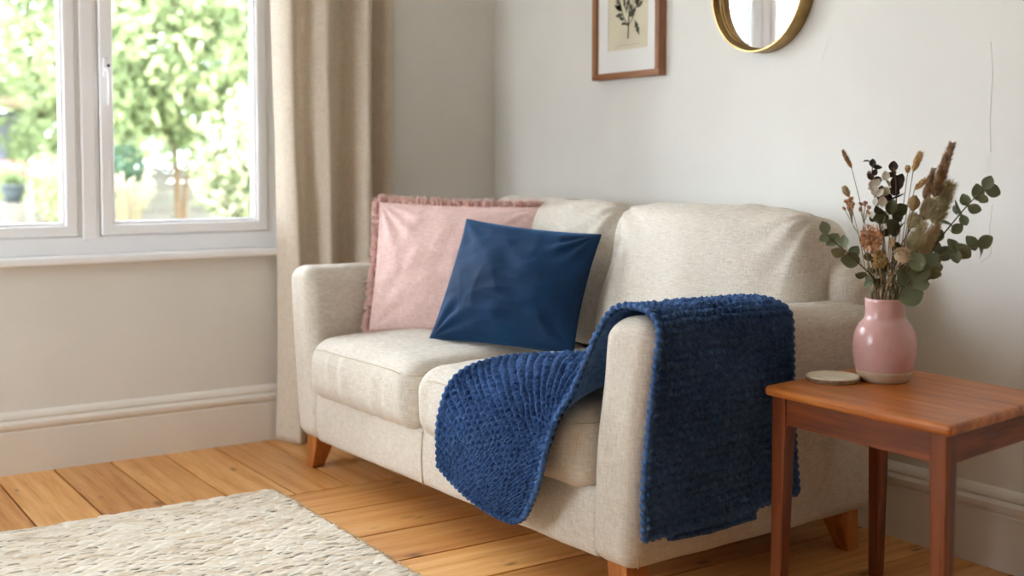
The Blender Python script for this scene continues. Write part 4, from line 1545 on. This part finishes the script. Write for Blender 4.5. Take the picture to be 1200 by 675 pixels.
# loose fibres along the visible hems
fm = MB()
rs = np.random.RandomState(8)
for k in range(1500):
    if k % 5 < 2:
        p = np.array([rs.uniform(RX0, RX1), RY1, 0.006]); o_ = np.array([rs.uniform(-.4, .4), 1, rs.uniform(-.5, .3)])
    elif k % 5 < 4:
        p = np.array([RX0, rs.uniform(RY0, RY1), 0.006]); o_ = np.array([-1, rs.uniform(-.4, .4), rs.uniform(-.5, .3)])
    else:
        p = np.array([rs.uniform(RX0, RX1), rs.uniform(RY0, RY1), 0.010]); o_ = np.array([rs.uniform(-1, 1), rs.uniform(-1, 1), 0.5])
    l_ = rs.uniform(0.003, 0.010)
    q = p+o_*l_
    q[2] = max(q[2], 0.002)
    fm.tube([p-RO, (p+q)/2-RO+np.array([0, 0, 0.001]), q-RO], 0.0007, 3, False)
fm.build('loose_fibres', mat_simple('jute fibre', lin(214, 194, 160), 0.95, 0.15, 30), rug_root)

# ------------------------------------------------------------------ garden
GZ = 0.20
def leafcloud(mb_, c, rad, n, size, rs, flat=1.0, hollow=0.35):
    c = np.array(c, float); rad = np.array(rad, float)
    d = rs.normal(size=(n, 3)); d /= np.linalg.norm(d, axis=1)[:, None]
    r = (hollow+(1-hollow)*rs.uniform(0, 1, n))**0.6
    # lumpy outline
    lump = 1+0.22*waves(d, 0.8, rs.randint(1000))
    P = c+d*rad*(r*lump)[:, None]
    A = rs.normal(size=(n, 3)); A /= np.linalg.norm(A, axis=1)[:, None]
    A[:, 2] -= 0.3
    B = np.cross(A, rs.normal(size=(n, 3))); B /= np.linalg.norm(B, axis=1)[:, None]+1e-9
    s = size*rs.uniform(0.6, 1.3, n)[:, None]
    N = np.cross(A, B)
    V = np.stack([P-A*s*0.5, P+B*s*0.30-A*s*0.05+N*s*0.08, P+A*s*0.55, P-B*s*0.30-A*s*0.05+N*s*0.08], 1).reshape(-1, 3)
    F = [(4*k, 4*k+1, 4*k+2, 4*k+3) for k in range(n)]
    mb_.add(V, F)


def leafmat(name, c, var=0.3):
    m = Mat(name)
    v = m.noise(3.0, m.coord(), 3.0)
    lo = tuple(x*(1-var) for x in c[:3])+(1,); hi = tuple(min(1, x*(1+var)) for x in c[:3])+(1,)
    col = m.ramp(v, [(0.35, lo), (0.65, hi)])
    m.set(col, 0.55, 0, 0.3)
    t = m.n('ShaderNodeBsdfTranslucent')
    m.l(col, t.inputs[0])
    mx_ = m.n('ShaderNodeMixShader'); mx_.inputs[0].default_value = 0.45
    m.l(m.b.outputs[0], mx_.inputs[1]); m.l(t.outputs[0], mx_.inputs[2])
    m.l(mx_.outputs[0], m.out.inputs['Surface'])
    return m.m


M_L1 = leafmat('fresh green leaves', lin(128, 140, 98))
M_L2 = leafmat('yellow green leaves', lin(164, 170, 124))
M_L3 = leafmat('dark green leaves', lin(76, 96, 74))
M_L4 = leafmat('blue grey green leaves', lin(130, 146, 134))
M_L5 = leafmat('cream blossom leaves', lin(166, 162, 134))
M_PINKF = leafmat('pink garden petals', lin(188, 132, 128))
M_BARK = mat_simple('tree bark', lin(96, 76, 52), 0.9, 0.3, 20)
M_LAWN = mat_simple('lawn', lin(98, 106, 74), 0.9, 0.2, 6)
grs = np.random.RandomState(5)
pm = MB().box((-5.5, -30, -0.3), (-T, 30, -0.12)).box((-T, -20, -0.3), (12, YF-T, -0.12))
tag(pm.build('added_bounce_terrace', mat_simple('neutral bounce paving', lin(206, 202, 196), 0.9, 0.06, 3), smooth=False), kind='structure')  # unseen paving added to bounce neutral light into the room
gm = MB().box((-40, -30, GZ-1.0), (-5.5, 30, GZ))
tag(gm.build('ground', M_LAWN, smooth=False), kind='structure')


def gpt(px, dist):
    """point on the ground plane of the garden seen at column px, dist metres from the camera"""
    p = at_depth(px, 204, dist)
    return np.array([p[0], p[1], GZ])


def plant(name, label, cat, base, clouds, mats, trunk=None, group=None, stems=None):
    root = tag(empty(name, base), label, cat, group)
    for (nm, cl, mt) in mats:
        mb_ = MB()
        for c in cl:
            leafcloud(mb_, c[0], c[1], c[2], c[3], grs)
        mb_.build(nm, mt, root, smooth=False)
    if trunk:
        mb_ = MB()
        for pts, r0, r1 in trunk:
            P_ = catmull(pts, 14)
            mb_.tube(P_, np.linspace(r0, r1, 14), 8)
        mb_.build('trunk', M_BARK, root)
    return root


b = gpt(207, 15.0)
plant('garden_tree', 'leafy green tree behind the right window pane', 'tree', b, None,
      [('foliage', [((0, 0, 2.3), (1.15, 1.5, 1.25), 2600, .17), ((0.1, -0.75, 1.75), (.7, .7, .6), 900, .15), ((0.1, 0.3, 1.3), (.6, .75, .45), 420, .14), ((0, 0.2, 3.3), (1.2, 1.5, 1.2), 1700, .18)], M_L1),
       ('sunlit_tint_foliage', [((0.35, 0.1, 2.1), (.9, 1.25, 1.1), 700, .17), ((0.3, -0.5, 1.55), (.6, .7, .5), 260, .15), ((0.3, 0, 3.2), (.9, 1.2, 1.0), 500, .17)], M_L2)],  # paler leaves on the near side, sunlight put into the colour
      [([(0, 0.02, 0), (0.02, 0.0, 0.6), (0, -0.02, 1.2), (0.02, 0.02, 2.4)], .05, .03), ([(0.0, 0.08, 0), (0.03, 0.14, 0.7), (0, 0.35, 1.5)], .035, .02), ([(0, 0, 0.9), (0, -0.25, 1.4), (0, -0.6, 1.9)], .03, .015)])
b = gpt(281, 12.5)
plant('flowering_shrub', 'cream flowering shrub at the right edge of the right window pane', 'shrub', b, None,
      [('foliage', [((0, 0, .62), (.5, .48, .6), 900, .10), ((0, 0.25, 1.0), (.4, .4, .4), 400, .10)], M_L1),
       ('blossom', [((0.12, 0, .72), (.5, .5, .62), 900, .11), ((0.1, 0.25, 1.1), (.4, .42, .42), 420, .11)], M_L5)],
      [([(0, 0, 0), (0, 0, .3), (0, 0.05, .8)], .03, .012)])
b = gpt(143, 14.0)
plant('evergreen_shrub', 'dark green bush low at the left of the right window pane', 'shrub', b, None,
      [('foliage', [((0, 0, .62), (.3, .26, .42), 700, .09)], M_L3)], [([(0, 0, 0), (0, 0, .2), (0, 0, .6)], .02, .01)])
b = gpt(286, 19.0)
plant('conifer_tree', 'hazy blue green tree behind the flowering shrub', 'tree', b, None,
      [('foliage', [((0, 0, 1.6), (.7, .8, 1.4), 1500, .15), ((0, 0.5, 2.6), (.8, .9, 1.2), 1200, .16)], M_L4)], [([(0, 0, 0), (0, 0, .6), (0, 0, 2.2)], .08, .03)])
b = gpt(44, 19.0)
plant('garden_tree', 'tall pale green tree behind the left window pane', 'tree', b, None,
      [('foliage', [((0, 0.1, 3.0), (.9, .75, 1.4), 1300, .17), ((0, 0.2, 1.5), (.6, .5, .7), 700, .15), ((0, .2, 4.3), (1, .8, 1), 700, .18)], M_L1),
       ('sunlit_tint_foliage', [((0.3, 0.1, 2.2), (.8, .7, 1.5), 800, .17)], M_L2)], [([(0, 0, 0), (0, 0, .8), (0, 0.1, 2.6)], .08, .03)])  # paler second leaf cloud, sunlight painted as leaf colour
b = gpt(53, 14.5)
plant('yellow_shrub', 'yellow green bush beside the mullion in the left window pane', 'shrub', b, None,
      [('foliage', [((0, 0.05, .5), (.3, .26, .45), 520, .09)], M_L2), ('blossom', [((0.05, 0, .6), (.3, .26, .4), 160, .08)], M_L5)], [([(0, 0, 0), (0, 0, .2), (0, 0, .5)], .02, .01)])
b = gpt(28, 17.0)
plant('green_shrub', 'mid green bush next to the grey shed', 'shrub', b, None,
      [('foliage', [((0, 0, 1.0), (.3, .24, .5), 600, .10)], M_L1)], [([(0, 0, 0), (0, 0, .3), (0, 0, .9)], .02, .01)])
b = gpt(10, 16.2)
plant('pink_flower_bed', 'pink flowering plant in front of the grey shed', 'plant', b, None,
      [('foliage', [((0, 0, .5), (.22, .3, .3), 420, .07)], M_L2), ('blossom', [((0.05, 0, .72), (.2, .3, .14), 260, .06)], M_PINKF)], [([(0, 0, 0), (0, 0, .2), (0, 0, .5)], .01, .006)])
# backdrop planting, each tree on its own
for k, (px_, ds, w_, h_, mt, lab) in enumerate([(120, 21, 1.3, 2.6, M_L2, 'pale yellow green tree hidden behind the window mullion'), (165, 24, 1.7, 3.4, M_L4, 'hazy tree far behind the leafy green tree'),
                                                 (345, 21, 1.2, 3.0, M_L1, 'green tree beyond the right window jamb'), (-70, 17, 1.6, 3.0, M_L1, 'green tree beyond the left edge of the window view'),
                                                 (255, 29, 2.0, 4.6, M_L1, 'tall tree farthest away at the end of the garden'), (90, 31, 1.9, 4.8, M_L2, 'tall yellow green tree at the end of the garden')]):
    b = gpt(px_, ds)
    plant('garden_tree', lab, 'tree', b, None, [('foliage', [((0, 0, h_*0.62), (w_*.8, w_*.8, h_*.55), int(1100*w_), .2)], mt)], [([(0, 0, 0), (0, 0, .8), (0, 0, h_*.6)], .08, .03)])
# ornamental grass
b = gpt(150, 12.0)
og = tag(empty('ornamental_grass', b), 'pale feathery grass clump at the bottom left of the right pane', 'grass clump')
mb_ = MB()
for k in range(90):
    a = grs.uniform(0, 6.283); r = grs.uniform(0.05, 0.3)
    h = grs.uniform(0.35, 0.75)
    p0 = np.array([math.cos(a)*0.05, math.sin(a)*0.05, 0]); p1 = np.array([math.cos(a)*r, math.sin(a)*r, h])
    mb_.tube(catmull([p0, (p0+p1)/2+np.array([0, 0, .12]), p1], 8), np.linspace(.006, .010, 8), 4)
mb_.build('blades', mat_simple('pale straw grass', lin(136, 124, 98), 0.9, 0.1), og)
# low garden wall of pale blocks
M_STONE = mat_simple('pale stone', lin(112, 105, 94), 0.9, 0.12, 6, 0.3, 20)
a_, b_ = gpt(40, 15.8), gpt(345, 16.6)
gw = tag(empty('garden_wall', (a_+b_)/2), 'low pale block wall crossing the garden under the tree', 'wall')
dv = (b_-a_); ln_ = np.linalg.norm(dv); dv /= ln_; pv = np.array([-dv[1], dv[0], 0])
mb_ = MB()
o_ = a_-(a_+b_)/2
for rI in range(5):
    k = 0
    s = -(rI % 2)*0.22
    while s < ln_:
        s0, s1 = max(s, 0)+0.006, min(s+0.44, ln_)-0.006
        if s1 > s0+0.02:
            V_, F_ = rbox((s0, -0.09, rI*0.14+0.004), (s1, 0.09, rI*0.14+0.136), 0.012, 2, (2, 2, 2))
            mb_.add(np.array([o_+dv*v[0]+pv*v[1]+np.array([0, 0, v[2]]) for v in V_]), F_)
        s += 0.44
mb_.build('blocks', M_STONE, gw)
V_, F_ = rbox((-0.02, -0.12, 0.70), (ln_+0.02, 0.12, 0.75), 0.01, 2, (4, 2, 1))
build('coping', np.array([o_+dv*v[0]+pv*v[1]+np.array([0, 0, v[2]]) for v in V_]), F_, M_STONE, gw)
# shed
b = gpt(-22, 17.6)
shed = tag(empty('shed', b), 'dark grey garden shed with a pale roof edge at the left window edge', 'shed')
M_SHED = mat_simple('grey shed boards', lin(92, 92, 96), 0.85, 0.15, 8)
mb_ = MB()
for k in range(12):
    mb_.box((-0.6, -0.46, 0.06+k*0.125), (0.6+0.01*(k % 2), 0.46, 0.06+k*0.125+0.118))
mb_.build('walls', M_SHED, shed, smooth=False)
MB().box((0.605, -0.2, 0.05), (0.63, 0.25, 1.35)).build('door', mat_simple('darker shed door', lin(104, 106, 112), 0.8, 0.1), shed, smooth=False)
mb_ = MB().add([(-0.75, -0.6, 1.66), (0.75, -0.6, 1.60), (0.75, 0.66, 1.60), (-0.75, 0.66, 1.66), (-0.75, -0.6, 2.0), (0.75, -0.6, 1.66), (0.75, 0.66, 1.66), (-0.75, 0.66, 2.0)],
               [(0, 3, 2, 1), (4, 5, 6, 7), (0, 1, 5, 4), (1, 2, 6, 5), (2, 3, 7, 6), (3, 0, 4, 7)])
mb_.build('roof', mat_simple('pale shed roof', lin(120, 104, 78), 0.8, 0.05), shed, smooth=False)
# brick house far behind
b = gpt(-75, 38)
house = tag(empty('house', b), 'pale red brick house far behind the garden at the left', 'house')
mbk = Mat('pale red brick')
bt = mbk.n('ShaderNodeTexBrick')
bt.inputs['Color1'].default_value = lin(130, 84, 68); bt.inputs['Color2'].default_value = lin(118, 74, 60); bt.inputs['Mortar'].default_value = lin(136, 122, 108)
bt.inputs['Scale'].default_value = 3.0
mp = mbk.n('ShaderNodeMapping'); tcn = mbk.n('ShaderNodeTexCoord')
mp.inputs['Rotation'].default_value = (R(90), 0, R(90))
mbk.l(tcn.outputs['Object'], mp.inputs['Vector']); mbk.l(mp.outputs[0], bt.inputs['Vector'])
mbk.set(bt.outputs['Color'], 0.9, 0, 0.2)
MB().box((-2.5, -2.2, -0.2), (2.5, 1.45, 5.2)).build('walls', mbk.m, house, smooth=False)
mb_ = MB().add([(-2.8, -2.5, 5.2), (2.8, -2.5, 5.2), (2.8, 1.75, 5.2), (-2.8, 1.75, 5.2), (-2.8, -0.35, 6.8), (2.8, -0.35, 6.8)],
               [(0, 1, 5, 4), (2, 3, 4, 5), (1, 2, 5), (3, 0, 4), (3, 2, 1, 0)])
mb_.build('roof', mat_simple('slate roof', lin(120, 118, 122), 0.8, 0.1), house, smooth=False)
MB().box((2.48, -1.4, 3.0), (2.54, -0.4, 4.3)).build('window', M_UPVC, house, smooth=False)
# flower pot
b = gpt(15, 15.2)
pot = tag(empty('flower_pot', b), 'grey plant pot with green leaves on the lawn', 'plant pot')
V_, F_ = lathe([(0.09, 0.0), (0.125, 0.14), (0.14, 0.20), (0.15, 0.205), (0.15, 0.235), (0.135, 0.235), (0.12, 0.20), (0.02, 0.19)], 28)
V_ = V_*np.array([1, 1, 1.0])+np.array([0, 0, 0.30])
# pot stands on a small plinth
build('pot', V_, F_, mat_simple('grey blue glaze', lin(66, 70, 76), 0.5, 0.1), pot)
V_, F_ = rbox((-0.13, -0.13, 0.0), (0.13, 0.13, 0.30), 0.01, 2, (2, 2, 2))
build('plinth', V_, F_, M_STONE, pot)
mb_ = MB()
leafcloud(mb_, (0, 0, 0.60), (.14, .15, .10), 220, .07, grs)
mb_.build('foliage', M_L1, pot, smooth=False)
